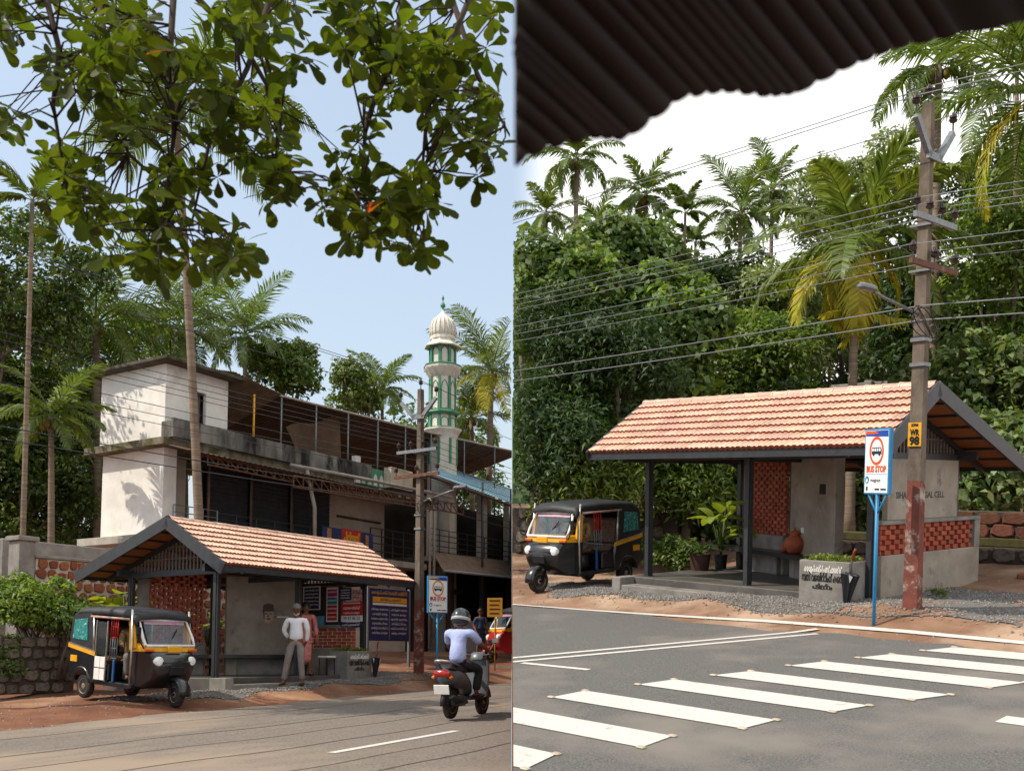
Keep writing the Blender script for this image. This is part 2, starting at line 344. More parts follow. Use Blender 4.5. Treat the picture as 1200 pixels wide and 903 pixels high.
# bank that holds the higher ground of the right-hand place beside the lower left-hand one
mb = MB(); a = []; n = 60
def gh(P, y):
    lo = -60; p = None
    M_ = FR[P]; Iv = FI[P]
    z = -2
    for _ in range(12):
        q = Iv @ Vector((0, y, z)); w = M_ @ Vector((q.x, q.y, gz(q.x, q.y))); z = w.z
    return z
for i in range(n):
    y = lerp(5, 110, (i/(n-1))**2); a.append((y, gh('L', y)-.3, gh('R', y)-.03))
vs = []
for y, z0, z1 in a:
    z0 = min(z0, z1-.3); vs += [(.0, y, z0), (.0, y, z1), (.3, y, z1), (.3, y, z0)]
mb.add(vs, [(4*i+k, 4*i+(k+1) % 4, 4*i+4+(k+1) % 4, 4*i+4+k) for i in range(n-1) for k in range(4)]+[(0, 1, 2, 3), tuple(4*(n-1)+k for k in range(4))])
o = part('retaining_bank', mb.mesh('retaining_bank', M('bank_earth', '6e4a33', '573a29', .95, 2, bump=.5, bs=12)), None); o['kind'] = 'structure'
# ---------------------------------------------------------------- bus shelter (the same building stands in both places)
ZF = .3
def brick_wall(parent, a, b, z0, rows, bh, bl, bt, gap, stuff, seedn=0):
    """perforated (honeycomb) brickwork from a to b (t,b): alternate courses, gaps left open"""
    L = math.hypot(b[0]-a[0], b[1]-a[1]); an = math.atan2(b[1]-a[1], b[0]-a[0]); pitch = bl+gap; n = int(round(L/pitch)); k = L/(n*pitch)
    mb = MB(); me = None
    for r in range(rows):
        off = 0 if r % 2 else pitch/2
        for i in range(n+1):
            x0 = (i*pitch-off)*k; x1 = x0+bl*k; x0 = max(0, x0); x1 = min(L, x1)
            if x1-x0 < .02: continue
            zz = z0+r*bh
            if stuff:
                mb.X = Matrix.Translation((a[0], a[1], 0)) @ Matrix.Rotation(an, 4, 'Z'); mb.cbox(x0, x1, -bt/2, bt/2, zz+.003, zz+bh-.003, .004)
            else:
                m2 = MB(); w = (x1-x0)/2; key = ('brick', round(w, 3), bh, bt)
                if key not in MATS: m2.cbox(-w, w, -bt/2, bt/2, -bh/2+.004, bh/2-.004, .006); MATS[key] = m2.mesh('brick', brickm)
                o = part('brick', MATS[key], parent); c = Matrix.Rotation(an, 4, 'Z') @ Vector(((x0+x1)/2, random.uniform(-.003, .003), 0)); o.location = (a[0]+c.x, a[1]+c.y, zz+bh/2); o.rotation_euler = (0, 0, an)
    if stuff:
        o = mb.build('brick_screen', brickj, parent); o['kind'] = 'stuff'; return o
tile_me = None
def tile_mesh():
    """interlocking clay tile .22 wide .27 long with two raised flutes"""
    mb = MB(); xs = [-.105, -.085, -.06, -.035, -.012, .012, .035, .06, .085, .105]; hs = [.016, .022, .002, .002, .018, .018, .002, .002, .022, .016]
    vs = []
    for y, lift in ((-.02, .05), (.26, .0)):
        for x, h in zip(xs, hs): vs.append((x, y, h+lift))
    for x, h in zip(xs, hs): vs.append((x, -.02, h+.05-.06))
    k = len(xs); fs = [(i, i+1, k+i+1, k+i) for i in range(k-1)]+[(2*k+i, 2*k+i+1, i+1, i) for i in range(k-1)]
    mb.add(vs, fs); mb.m = [0]*(k-1)+[1]*(k-1); return mb.mesh('roof_tile', [tilem, tilee])
def shelter(P, d, label):
    r = thing('bus_shelter', label, 'bus shelter', P)
    p2, p3, D, zr, yr, ze, ye, gl, gr_, yb, zb = (d[k] for k in ('p2', 'p3', 'D', 'zr', 'yr', 'ze', 'ye', 'gl', 'gr', 'yb', 'zbk'))
    zr += ZF; ze += ZF; zb += ZF; T0, T1 = -gl, p3+gr_
    # platform, steps
    mb = MB(); mb.cbox(-.3, 4.4, -.28, D+.5, -.35, ZF, .012); mb.build('platform', darkcon, r)
    mb = MB(); mb.cbox(-.12, 3.62, -.66, -.281, -.35, ZF-.13, .012); mb.build('step', concrete, r)
    mb = MB(); mb.cbox(-.34, -.121, -.68, -.2, -.35, ZF+.008, .012); mb.build('step_cheek', concrete, r)
    # posts
    zt = 2.3+ZF
    for (x, y) in ((0, 0), (p2, -.03), (p3, .05), (0, D), (p2, D), (p3, D)):
        mb = MB(); z0 = ZF-.002 if y > -.01 and x < 4 else (ZF-.131 if x < 4 else .0)
        mb.cbox(x-.045, x+.045, y-.075, y+.075, z0, zt, .006); mb.box(x-.06, x-.046, y-.03, y+.03, z0+.02, zt); mb.box(x+.046, x+.06, y-.03, y+.03, z0+.02, zt)
        mb.build('post', charcoal, r)
        mb = MB(); mb.box(x-.09, x+.09, y-.1, y+.1, z0, z0+.012); mb.build('base_plate', charcoal, r)
    # roof slopes
    nf = Vector((0, zr-ze, yr-ye)); lf = nf.length
    def fpt(t, s, off=0):    # s: 0 at ridge 1 at front eave
        n = Vector((0, -(zr-ze), (yr-ye))).normalized(); q = Vector((t, lerp(yr, ye, s), lerp(zr, ze, s))); return q+n*off
    def bpt(t, s, off=0):
        n = Vector((0, (zr-zb), (yb-yr))).normalized(); q = Vector((t, lerp(yr, yb, s), lerp(zr, zb, s))); return q+n*off
    for f, ns in ((fpt, 5), (bpt, 7)):
        for i in range(ns):        # soffit boards between purlins
            s0, s1 = i/ns+.012, (i+1)/ns-.012
            mb = MB(); vs = [f(t, s, o) for o in (-.1, -.075) for (t, s) in ((T0+.05, s0), (T1-.05, s0), (T1-.05, s1), (T0+.05, s1))]
            mb.add(vs, [(0, 1, 2, 3), (7, 6, 5, 4), (0, 4, 5, 1), (1, 5, 6, 2), (2, 6, 7, 3), (3, 7, 4, 0)]).build('soffit_board', soffit, r)
        for i in range(ns+1):
            s = min(.985, max(.015, i/ns)); mb = MB(); mb.beam(f(T0+.04, s, -.105), f(T1-.04, s, -.105), .035, .05); mb.build('purlin', charcoal, r)
        mb = MB(); vs = [f(t, s, o) for o in (-.07, -.03) for (t, s) in ((T0+.04, 0), (T1-.04, 0), (T1-.04, .99), (T0+.04, .99))]
        mb.add(vs, [(0, 1, 2, 3), (7, 6, 5, 4), (0, 4, 5, 1), (1, 5, 6, 2), (2, 6, 7, 3), (3, 7, 4, 0)]).build('roof_deck', soffit, r)
        for t in (T0, T1):         # barge boards
            sg = -1 if t == T0 else 1
            mb = MB(); vs = [f(t+sg*o, s, h) for o in (.0, .045) for (s, h) in ((-.0, -.2), (1.03, -.2), (1.03, .05), (-.0, .05))]
            mb.add(vs, [(0, 1, 2, 3), (7, 6, 5, 4), (0, 4, 5, 1), (1, 5, 6, 2), (2, 6, 7, 3), (3, 7, 4, 0)]).build('barge_board', charcoal, r)
        mb = MB(); mb.beam(f(T0, 1.01, -.07), f(T1, 1.01, -.07), .03, .13); mb.build('eave_gutter', charcoal, r)
    # rafters over the posts, plates and gable ties
    for x in (0, p2, p3):
        mb = MB(); mb.beam(fpt(x, .0, -.17), fpt(x, .97, -.17), .06, .1); mb.beam(bpt(x, .0, -.17), bpt(x, .97, -.17), .06, .1); mb.build('rafter', charcoal, r)
        mb = MB(); mb.beam((x, ye+.1 if x in (0,) else -.05, zt-.06), (x, D+.55, zt-.06), .07, .13); mb.build('tie_beam', charcoal, r)
    for y in (0, D): mb = MB(); mb.beam((T0+.3, y, zt-.02), (T1-.3, y, zt-.02), .08, .14); mb.build('wall_plate', charcoal, r)
    for x in (0, p3):          # slatted gable grille
        mb = MB()
        for i in range(30):
            y = lerp(-.35, D+.3, (i+.5)/30); top = (zr-(yr-y)*(zr-ze)/(yr-ye) if y < yr else zr-(y-yr)*(zr-zb)/(yb-yr))-.24
            if top > zt+.08: mb.box(x-.012, x+.012, y-.022, y+.022, zt, top)
        for zz in (zt+.25, zt+.5):
            w = (zr-.24-zz)/(zr-.24-zt); mb.box(x-.016, x+.016, lerp(yr, -.35, w), lerp(yr, D+.3, w), zz-.012, zz+.012)
        o = mb.build('gable_grille', M('grille_paint', '6b6661', '57524e', .6, 9), r); o['kind'] = 'stuff'
    # clay tiles: front slope piece by piece, hidden back slope joined
    global tile_me
    tile_me = tile_me or tile_mesh()
    nr = 8; nc = int(round((T1-T0)/.212)); an = math.atan2(zr-ze, yr-ye); dx = (T1-T0)/nc; dl = lf/nr
    rr = random.Random(11)
    for j in range(nr):
        for i in range(nc):
            q = fpt(T0+dx*(i+.5), (j+1)/nr, .005+rr.uniform(-.002, .003)); o = part('roof_tile', tile_me, r); o.location = q
            o.rotation_euler = (an+.03+rr.uniform(-.008, .008), 0, rr.uniform(-.008, .008)); o.scale = (dx/.21, dl/.25, 1)
    mb = MB(); lb = math.hypot(yb-yr, zr-zb); nb = int(lb/dl); anb = math.atan2(zr-zb, yb-yr)
    for j in range(nb):
        for i in range(nc):
            mb.X = Matrix.Translation(bpt(T0+dx*(i+.5), (j+1)/nb, .005)) @ Matrix.Rotation(PI, 4, 'Z') @ Matrix.Rotation(anb+.03, 4, 'X') @ Matrix.Diagonal((dx/.21, dl/.25, 1, 1)); mb.add([tuple(v.co) for v in tile_me.vertices], [tuple(p.vertices) for p in tile_me.polygons])
    o = mb.build('roof_tiles_back', tilej, r); o['kind'] = 'stuff'
    mb = MB(); n = 20; rl = (T1-T0)/n
    m2 = MB(); vs = []
    for x, k in ((-rl*.54, 1.06), (-rl*.44, 1.06), (-rl*.42, .95), (rl*.5, .93)):
        for i in range(9): a_ = PI*i/8; vs.append((x, .105*k*math.cos(a_), .085*k*math.sin(a_)))
    m2.add(vs, [(9*s_+i, 9*s_+i+1, 9*s_+i+10, 9*s_+i+9) for s_ in range(3) for i in range(8)]); me = m2.mesh('ridge_tile', tilem, 40)
    for i in range(n): o = part('ridge_tile', me, r); o.location = (T0+rl*(i+.5), yr, zr-.02+rr.uniform(-.004, .004))
    # diagonal wall line: brick screen, portrait wall, bench
    A, B, C_, D_ = (.5, 2.72), (1.68, 2.18), (2.02, 1.86), (3.44, 1.02)
    def wallbox(a, b, th, z0, z1, mat, name, c=.01):
        L = math.hypot(b[0]-a[0], b[1]-a[1]); mb = MB(); mb.X = Matrix.Translation((a[0], a[1], 0)) @ Matrix.Rotation(math.atan2(b[1]-a[1], b[0]-a[0]), 4, 'Z'); mb.cbox(0, L, -th/2, th/2, z0, z1, c); return mb.build(name, mat, r)
    wallbox(A, B, .2, ZF, 1.06, concrete, 'screen_plinth'); brick_wall(r, A, B, 1.062, 22, .0715, .15, .11, .062, True)
    wallbox((A[0]-.22, A[1]+.1), (A[0]-.005, A[1]+.002), .16, ZF, 2.58, concrete, 'screen_jamb')
    wallbox(C_, D_, .18, ZF, 2.62, plaster, 'portrait_wall')
    cpost = MB(); cpost.cbox(1.78, 1.86, 2.05, 2.13, ZF, 2.6, .005); cpost.build('post', charcoal, r)
    # bench slab in front of the wall line
    off = .36; pts = [(-.25, 2.62), (.4, 2.4), (1.5, 1.92), (2.1, 1.55), (3.55, .72)]; w = .2
    mb = MB(); vs = []
    for i, p in enumerate(pts):
        a, b = pts[max(0, i-1)], pts[min(len(pts)-1, i+1)]; dx_, dy_ = b[0]-a[0], b[1]-a[1]; L = math.hypot(dx_, dy_); nx, ny = -dy_/L*w, dx_/L*w
        for s_, z in ((1, .7), (-1, .7), (-1, .78), (1, .78)): vs.append((p[0]+nx*s_, p[1]+ny*s_, z))
    mb.add(vs, [(4*i+k, 4*i+(k+1) % 4, 4*i+4+(k+1) % 4, 4*i+4+k) for i in range(len(pts)-1) for k in range(4)]+[(0, 1, 2, 3), (16, 17, 18, 19)])
    mb.build('bench', M('bench_black', '25262a', '2e3034', .3, 6, spec=.5), r)
    for a, b in (((.7, 2.45), (1.55, 2.08)), ((2.2, 1.66), (3.3, 1.0))): wallbox(a, b, .1, ZF, .7, concrete, 'bench_support')
    # end wall: low plastered wall with perforated brick band, display panel above
    X = 4.62
    mb = MB(); mb.cbox(X-.1, X+.1, .12, 3.75, -.3, .94, .01); mb.build('end_wall', plaster, r)
    brick_wall(r, (X, .13), (X, 3.52), .941, 6, .082, .19, .13, .115, False)
    mb = MB(); mb.cbox(X-.1, X+.1, 3.525, 3.75, .941, 1.433, .006); mb.build('wall_pier', concrete, r)
    mb = MB(); mb.cbox(X-.105, X+.105, .11, 3.755, 1.434, 1.5, .008); mb.build('wall_coping', concrete, r)
    mb = MB(); mb.cbox(X-.08, X+.02, .42, 2.95, 1.5, 2.5, .008); mb.build('display_panel', plaster, r)
    mb = MB(); mb.cbox(X-.095, X-.081, .45, 2.9, 1.52, 2.48, .004); mb.build('display_board', blackp, r)
    # planter with lettering
    mb = MB(); mb.cbox(3.62, 4.52, -.52, -.44, -.3, .86, .01); mb.cbox(3.62, 3.7, -.439, .1, -.3, .858, .01); mb.cbox(4.44, 4.52, -.439, .1, -.3, .858, .01); mb.cbox(3.701, 4.439, .02, .1, -.3, .857, .01); mb.box(3.7, 4.44, -.44, .02, -.2, .76)
    pl = mb.build('planter', concrete, r)
    text('lettering', 'കൊളപ്പറമ്പ് പഞ്ചായത്ത്', .13, whitep, pl, (4.05, -.523, .72), w=.68, bold=.004)
    text('lettering', 'ബസ് വെയിറ്റിംഗ് ഷെഡ്', .17, blackp, pl, (4.05, -.523, .58), w=.76, bold=.006)
    text('lettering', 'പടിമറ്റം', .11, blackp, pl, (4.05, -.523, .44), w=.36, bold=.004)
    g = np.random.default_rng(7); n = 900; c = np.stack([g.uniform(3.66, 4.48, n), g.uniform(-.48, .04, n), .78+g.uniform(0, .16, n)], 1)
    o = part('planter_greens', npmesh('planter_greens', leaf_quads(g, c, .06, .5), 4, M('planter_leaf', '7e8a3c', '5d7330', .6, 9, isl=.4, trans=.3)), pl); o['kind'] = 'stuff'
    # gable lettering on the outer face
    text('lettering', 'SIHAB THANGAL CELL', .15, blackp, r, (X+.021, 1.55, 1.9), (PI/2, 0, PI/2), w=1.75, bold=.004)
    text('lettering', 'PATHIMANNA', .1, M('pale_letter', 'b9b2a6', None, .7), r, (X+.021, 1.25, 1.76), (PI/2, 0, PI/2), w=.8)
    # stencilled portrait and small name on the wall
    an_ = math.atan2(D_[1]-C_[1], D_[0]-C_[0]); fx = Matrix.Translation((C_[0], C_[1], 0)) @ Matrix.Rotation(an_, 4, 'Z')
    def flat(pts, mat, name, y): mb = MB(); mb.X = fx; mb.add([(x, y, z) for x, z in pts], [tuple(range(len(pts)))]); return mb.build(name, mat, r)
    cx, cz = .98, 1.72
    ell = lambda x, z, rx, rz_, n=18, a0=0, a1=2*PI: [(cx+x+rx*math.cos(a0+(a1-a0)*i/(n-1)), cz+z+rz_*math.sin(a0+(a1-a0)*i/(n-1))) for i in range(n)]
    tone = M('stencil_light', 'b3a08a', 'a3907a', .8, 12); dk = M('stencil_dark', '4c4038', '594b42', .8, 14)
    if P == 'L':
      flat(ell(0, 0, .13, .19), tone, 'portrait', -.092); flat([(cx-.14, cz+.08), (cx+.14, cz+.09), (cx+.12, cz+.25), (cx, cz+.28), (cx-.12, cz+.24)], dk, 'portrait', -.094)
      flat(ell(-.05, .03, .04, .014), dk, 'portrait', -.0945); flat(ell(.055, .03, .04, .014), dk, 'portrait', -.0946); flat(ell(.01, -.09, .06, .018), dk, 'portrait', -.0947)
      flat([(cx-.13, cz+.08), (cx-.09, cz+.08), (cx-.085, cz-.12), (cx-.11, cz-.08)], dk, 'portrait', -.0948); flat([(cx-.0, cz+.02), (cx+.02, cz-.05), (cx-.025, cz-.05)], dk, 'portrait', -.0949)
    if P == 'L':
        mb = MB(); mb.X = fx; mb.box(1.2, 1.48, -.096, -.09, 1.66, 1.7); mb.build('name_plate', M('pale_letter2', 'd5cfc2', None, .6), r)
    else:
        mb = MB(); mb.X = fx; mb.cbox(1.1, 1.32, -.1, -.091, 1.9, 2.08, .004); mb.build('wall_plaque', blackp, r)
        mb = MB(); mb.X = fx; mb.cbox(.45, .56, -.102, -.091, 1.17, 1.27, .004); mb.build('switch_plate', whitep, r)
    return r
def leaf_quads(g, c, size, up=.4, aspect=.5, out=None):
    """one folded diamond leaf per centre"""
    n = len(c); nrm = g.normal(0, 1, (n, 3)); nrm[:, 2] += up*2
    if out is not None: nrm += out*1.2
    nrm /= np.linalg.norm(nrm, axis=1)[:, None]
    d = g.normal(0, 1, (n, 3)); d -= (d*nrm).sum(1)[:, None]*nrm; d /= np.linalg.norm(d, axis=1)[:, None]; s = np.cross(nrm, d)
    L = (size*g.uniform(.6, 1.4, n))[:, None]; Wd = L*aspect
    droop = np.zeros((n, 3)); droop[:, 2] = -1
    return np.stack([c-d*L*.5, c+s*Wd*.5+nrm*L*.1-d*L*.05, c+d*L*.5+droop*L*.18, c-s*Wd*.5+nrm*L*.1-d*L*.05], 1)
DL = dict(p2=2.429, p3=4.864, D=2.687, zr=3.317, yr=.766, ze=2.284, ye=-.913, gl=.684, gr=.757, yb=3.64, zbk=2.29)
DR = dict(p2=2.281, p3=4.56, D=3.0, zr=3.369, yr=.724, ze=2.365, ye=-.924, gl=.711, gr=.687, yb=4.3, zbk=2.16)
shelter('L', DL, 'bus shelter with tiled gable roof, its open gable end facing left, beside white building')
shelter('R', DR, 'bus shelter beside zebra crossing, tiled gable roof, brick end wall facing right')
# ---------------------------------------------------------------- vegetation tools
def leafm(name, a, b, isl=.35, trans=.3, rough=.5): return M(name, a, b, rough, .9, isl=isl, trans=trans, spec=.4, contrast=(.3, .7))
LEAF = {'mid': leafm('leaf_mid', '637a33', '465e26'), 'dark': leafm('leaf_dark', '3c5226', '29401d'), 'lime': leafm('leaf_lime', '8aa03a', '64832c', trans=.4),
        'palm': leafm('leaf_palm', '647638', '4a602b', trans=.35), 'vine': leafm('leaf_vine', '6c8346', '4b6536', trans=.3), 'yellow': leafm('leaf_yellow', 'c6b63e', '9aa63c', trans=.5),
        'hazed': leafm('leaf_hazed', '84925f', '62734a', trans=.3), 'olive': leafm('leaf_olive', '6e7d35', '4d6128')}  # first one: paler, greyer leaves for variety, with distance haze put into the colour
bark = M('bark', '6b5b4b', '4d4137', .9, 3, stretch=(1, 1, .3), bump=.6, bs=14)
palmbark = M('palm_bark', '8a7a68', '65574a', .9, 2, stretch=(.4, .4, 9), bump=.6, bs=6)
def frond_arr(g, L, e0, az, bend, nl=38, ll=.95, w=.05, hang=.55, twist=0, sparse=0):
    """coconut frond: arched midrib with leaflets on both sides -> list of quads (n,4,3), origin at crown"""
    k = 12; s = np.linspace(0, 1, k+1); e = e0-bend*s**1.3; dl = L/k
    x = np.concatenate([[0], np.cumsum(np.cos((e[:-1]+e[1:])/2)*dl)]); z = np.concatenate([[0], np.cumsum(np.sin((e[:-1]+e[1:])/2)*dl)])
    q = []; r0 = .035*L/4
    for i in range(k):
        a = r0*(1-s[i]*.85); b = r0*(1-s[i+1]*.85)
        q.append([(x[i], -a, z[i]), (x[i+1], -b, z[i+1]), (x[i+1], b, z[i+1]), (x[i], a, z[i])]); q.append([(x[i], 0, z[i]-a), (x[i+1], 0, z[i+1]-b), (x[i+1], 0, z[i+1]+b), (x[i], 0, z[i]+a)])
    for sd_ in (1, -1):
        t = np.linspace(.14, .99, nl)
        if sparse: t = t[g.uniform(0, 1, nl) > sparse]
        for ti in t:
            px_, pz_ = np.interp(ti, s, x), np.interp(ti, s, z); et = np.interp(ti, s, e)
            ln = L*ll*.3*(math.sin(PI*min(1, ti*.85+.14))**.6)*g.uniform(.85, 1.1); fw = .75+.25*ti
            d1 = np.array([math.cos(et)*fw*.8, sd_*.8, math.sin(et)*fw*.8+.22]); d1 /= np.linalg.norm(d1); d1 += g.normal(0, .06, 3)
            d2 = d1*np.array([.8, .75, 1])+np.array([0, 0, -hang*g.uniform(.7, 1.5)]); d2 /= np.linalg.norm(d2)
            ax = np.array([math.cos(et), 0, math.sin(et)])*w*.5
            p0 = np.array([px_, 0, pz_]); p1 = p0+d1*ln*.45; p2 = p1+d2*ln*.55
            q.append([p0-ax*.6, p0+ax*.6, p1+ax, p1-ax]); q.append([p1-ax, p1+ax, p2+ax*.15, p2-ax*.15])
    A = np.array([[tuple(v) for v in f] for f in q]); c, s_ = math.cos(az), math.sin(az)
    return np.stack([A[..., 0]*c-A[..., 1]*s_, A[..., 0]*s_+A[..., 1]*c, A[..., 2]], -1)
def cut(V, P, org, eps=.02):
    """keep only faces on this place's side of the boundary"""
    m = np.array(FR[P])[0]; X = (V+np.array(org)) @ m[:3]+m[3]
    return V[(X.max(1) < -eps) if P == 'L' else (X.min(1) > eps)]
def palm(name, label, P, top, base, seed_, L=4.2, nf=20, mat='palm', r=.13, yellow=0, group=None, nuts=True, lean=.3, wleaf=.085, hang=.7, sparse=0, upright=0, droop=0):
    g = np.random.default_rng(seed_); base = Vector(base); top = Vector(top); o = thing(name, label, 'palm tree', P, base, group=group)
    h = top-base; pts = []; n = 10
    for i in range(n+1): s = i/n; pts.append(Vector((h.x*s**(1+lean), h.y*s**(1+lean), h.z*s)))
    rs = [r*(1.45 if i == 0 else 1.1-.4*i/n) for i in range(n+1)]
    MB().tube(pts, rs, 10).build('trunk', palmbark, o, 1)
    fr = []; old = []
    for i in range(nf):
        f = (i+.5)/nf; az = i*2.39996+g.uniform(-.25, .25); e0 = lerp(1.35, -.45-droop if not upright else .1, f**.9)+g.uniform(-.12, .12); bend = lerp(.75, 1.35+droop*.5, f)+g.uniform(-.15, .2)
        A = frond_arr(g, L*g.uniform(.82, 1.08)*(.75+.25*math.sin(PI*min(1, .25+f))), e0, az, bend, hang=hang*lerp(.6, 1.3, f), w=wleaf, sparse=sparse)+np.array(h)
        (old if f > 1-yellow else fr).append(A)
    V = cut(np.concatenate(fr), P, base)
    if len(V): part('crown', npmesh('crown', V, 4, LEAF[mat]), o)
    if old:
        V = cut(np.concatenate(old), P, base)
        if len(V): part('old_fronds', npmesh('old_fronds', V, 4, LEAF['yellow']), o)
    if nuts:
        mb = MB()
        for i in range(7):
            a = g.uniform(0, 6.28); mb.lathe([(.02, -.16), (.1, -.08), (.12, .0), (.09, .1), (.02, .15)], 8, (h.x+.22*math.cos(a), h.y+.22*math.sin(a), h.z-.22-.1*g.uniform()))
        mb.build('coconuts', M('coconut', '7d7a32', '6a5d2c', .6, 5), o, 1)
    return o
def clumps_in(g, c, R, n, rr):
    """n lobe centres inside an ellipsoid, pushed to its shell"""
    d = g.normal(0, 1, (n, 3)); d /= np.linalg.norm(d, axis=1)[:, None]; f = g.uniform(.45, .95, n)[:, None]
    return np.array(c)+d*np.array(R)*f, np.array(rr)*g.uniform(.6, 1.25, n)
def foliage(g, cen, rad_, per, size, aspect=.5, up=.5, shell=.55):
    C = []; O = []
    for c, r in zip(cen, rad_):
        n = int(per*r*r); d = g.normal(0, 1, (n, 3)); d /= np.linalg.norm(d, axis=1)[:, None]; d[:, 2] = np.where(d[:, 2] < -.4, -d[:, 2], d[:, 2])
        f = shell+(1-shell)*g.uniform(0, 1, n)**.7; f *= 1+.18*np.sin(d[:, 0]*5+c[0])*np.sin(d[:, 1]*6+c[1])+.1*np.sin(d[:, 2]*9+c[2]*3)
        C.append(c+d*(f*r)[:, None]); O.append(d)
    C = np.concatenate(C); O = np.concatenate(O); return leaf_quads(g, C, size, up, aspect, O)
def tree(name, label, P, base, cen, R, seed_, lobes=16, rr=1.2, per=420, size=.16, mat='mid', group=None, cat='tree', trunk=.16, aspect=.5, mat2=None, f2=.25, stems=1):
    """cen: crown centre in place coords; R: crown radii"""
    g = np.random.default_rng(seed_); base = Vector(base); o = thing(name, label, cat, P, base, group=group); c = np.array(cen)-np.array(base)
    lc, lr = clumps_in(g, c, R, lobes, rr); mb = MB()
    for s in range(stems):
        w0 = Vector((g.uniform(-.3, .3)*(s > 0), g.uniform(-.3, .3)*(s > 0), 0)); top = Vector(c)+Vector((g.uniform(-.4, .4)*R[0], g.uniform(-.4, .4)*R[1], .15*R[2]))
        mid = lerp(w0, top, .5)+Vector((g.uniform(-.2, .2), g.uniform(-.2, .2), 0)); mb.tube([w0-Vector((0, 0, .2)), lerp(w0, mid, .5), mid, top], [trunk*1.3, trunk, trunk*.8, trunk*.35], 8)
        for q in lc[s::max(1, stems*2)][:7]:
            k = g.uniform(.35, .75); a = lerp(w0, top, k); e = Vector(q); mb.tube([a, lerp(a, e, .5)+Vector((0, 0, .2)), e], [trunk*.4, trunk*.28, trunk*.1], 5)
    tr = mb.build('trunk', bark, o, 1); clip(tr, P)
    V = cut(foliage(g, lc, lr, per, size, aspect), P, base)
    mi = None; ms = LEAF[mat]
    if mat2: mi = (g.uniform(0, 1, len(V)) < f2).astype(int); ms = [LEAF[mat], LEAF[mat2]]
    part('crown', npmesh('crown', V, 4, ms, mi), o); return o
def bigleaf_mesh(name, L, w, droop, mat, fold=.12, n=6):
    """broad leaf blade with midrib fold, base at origin, growing along +x"""
    mb = MB(); vs = []
    for i in range(n+1):
        s = i/n; ww = w*(math.sin(PI*min(1, s*.92+.06))**.7); x = L*s*math.cos(droop*s*.6); z = L*(s*.12-droop*s*s*.5)
        vs += [(x, -ww, z+ww*fold*2), (x, 0, z), (x, ww, z+ww*fold*2)]
    mb.add(vs, [(3*i+k, 3*i+k+1, 3*i+k+4, 3*i+k+3) for i in range(n) for k in range(2)])
    return mb.mesh(name, mat, 1)
# ---------------------------------------------------------------- left-hand place: plants
def at(P, u, v, y, z=None):
    p = pix(P, u, v, y=y); return p
def foot(P, p): return Vector((p.x, p.y, gz(p.x, p.y)-.1))
# overhanging almond tree: limbs, hundreds of paddle leaves in rosettes
almond = thing('almond_tree', 'almond tree whose leafy boughs hang across the top of the left picture', 'tree', 'L', FI['L'] @ Vector((-4.2, 1.2, -1.3)))
aw = almond.matrix_basis.inverted() @ FR['L']
def apt(u, v, y): return aw @ pix('L', u, v, y=4.9+(y-6.2)*.6)
g = np.random.default_rng(21); mb = MB(); top = apt(120, -330, 6.5)
mb.tube([(0, 0, -.2), (.1, .1, 1.5), (.2, .4, 3.2), lerp(Vector((.2, .4, 3.2)), top, .6), top], [.3, .24, .2, .15, .1], 12)
mb.build('trunk', bark, almond, 1)
almond_leaf = M('almond_leaf', '4d5c1b', '354212', .55, 2.5, isl=0, rnd=.35, trans=.56, spec=.2)
almond_leaf2 = M('almond_leaf_mass', '4d5c1b', '354212', .55, 2.5, isl=.4, trans=.56, spec=.2)
red_leaf = M('almond_leaf_red', 'b03a20', 'c06a2a', .5, 2, trans=.4)
def obovate(L, w, n=5):
    out = []
    for s, k in ((0, .06), (.22, .2), (.45, .55), (.68, .95), (.86, .92), (.96, .55)): out.append((s*L, k*w))
    return out
def leaf_local(L, w, curl, fold):
    pr = obovate(L, w); vs = []; fs = []
    for i, (x, h) in enumerate(pr):
        z = -curl*(x/L)**2*L; vs += [(x, -h, z+fold*h), (x, 0, z), (x, h, z+fold*h)]
    vs.append((L, 0, -curl*L)); k = len(pr)
    for i in range(k-1):
        for j in range(2): fs.append((3*i+j, 3*i+j+1, 3*i+j+4, 3*i+j+3))
    fs += [(3*k-3, 3*k-2, 3*k), (3*k-2, 3*k-1, 3*k)]
    return vs, fs
LV = []
for i in range(5):
    vs, fs = leaf_local(.21+.012*i, .058+.004*(i % 3), .12+.1*i/5, .1+.12*(i % 2)); m2 = MB(); m2.add(vs, fs); LV.append((vs, fs, m2.mesh('leaf', almond_leaf, 1)))
m2 = MB(); m2.add(*leaf_local(.2, .06, .2, .1)); RED = m2.mesh('leaf', red_leaf, 1)
# rosette tips as seen: (u,v) outline bands, filled at random
poly = [(-20, -20), (330, -20), (362, 20), (355, 70), (330, 105), (335, 160), (352, 205), (330, 250), (300, 215), (308, 160), (290, 140), (300, 250), (285, 300), (250, 318), (215, 305), (165, 318), (90, 315), (62, 285), (78, 235), (45, 195), (55, 155), (95, 140), (80, 95), (45, 110), (35, 145), (-20, 165)]
poly2 = [(378, -20), (620, -20), (620, 170), (570, 190), (572, 215), (545, 228), (520, 210), (510, 245), (505, 300), (478, 298), (455, 262), (455, 290), (418, 290), (395, 270), (362, 262), (385, 225), (380, 180), (412, 150), (395, 120), (402, 70), (382, 40)]
def inpoly(x, y, P_):
    c = False; n = len(P_)
    for i in range(n):
        (x1, y1), (x2, y2) = P_[i], P_[i-1]
        if (y1 > y) != (y2 > y) and x < (x2-x1)*(y-y1)/(y2-y1)+x1: c = not c
    return c
ros = []
tries = 0
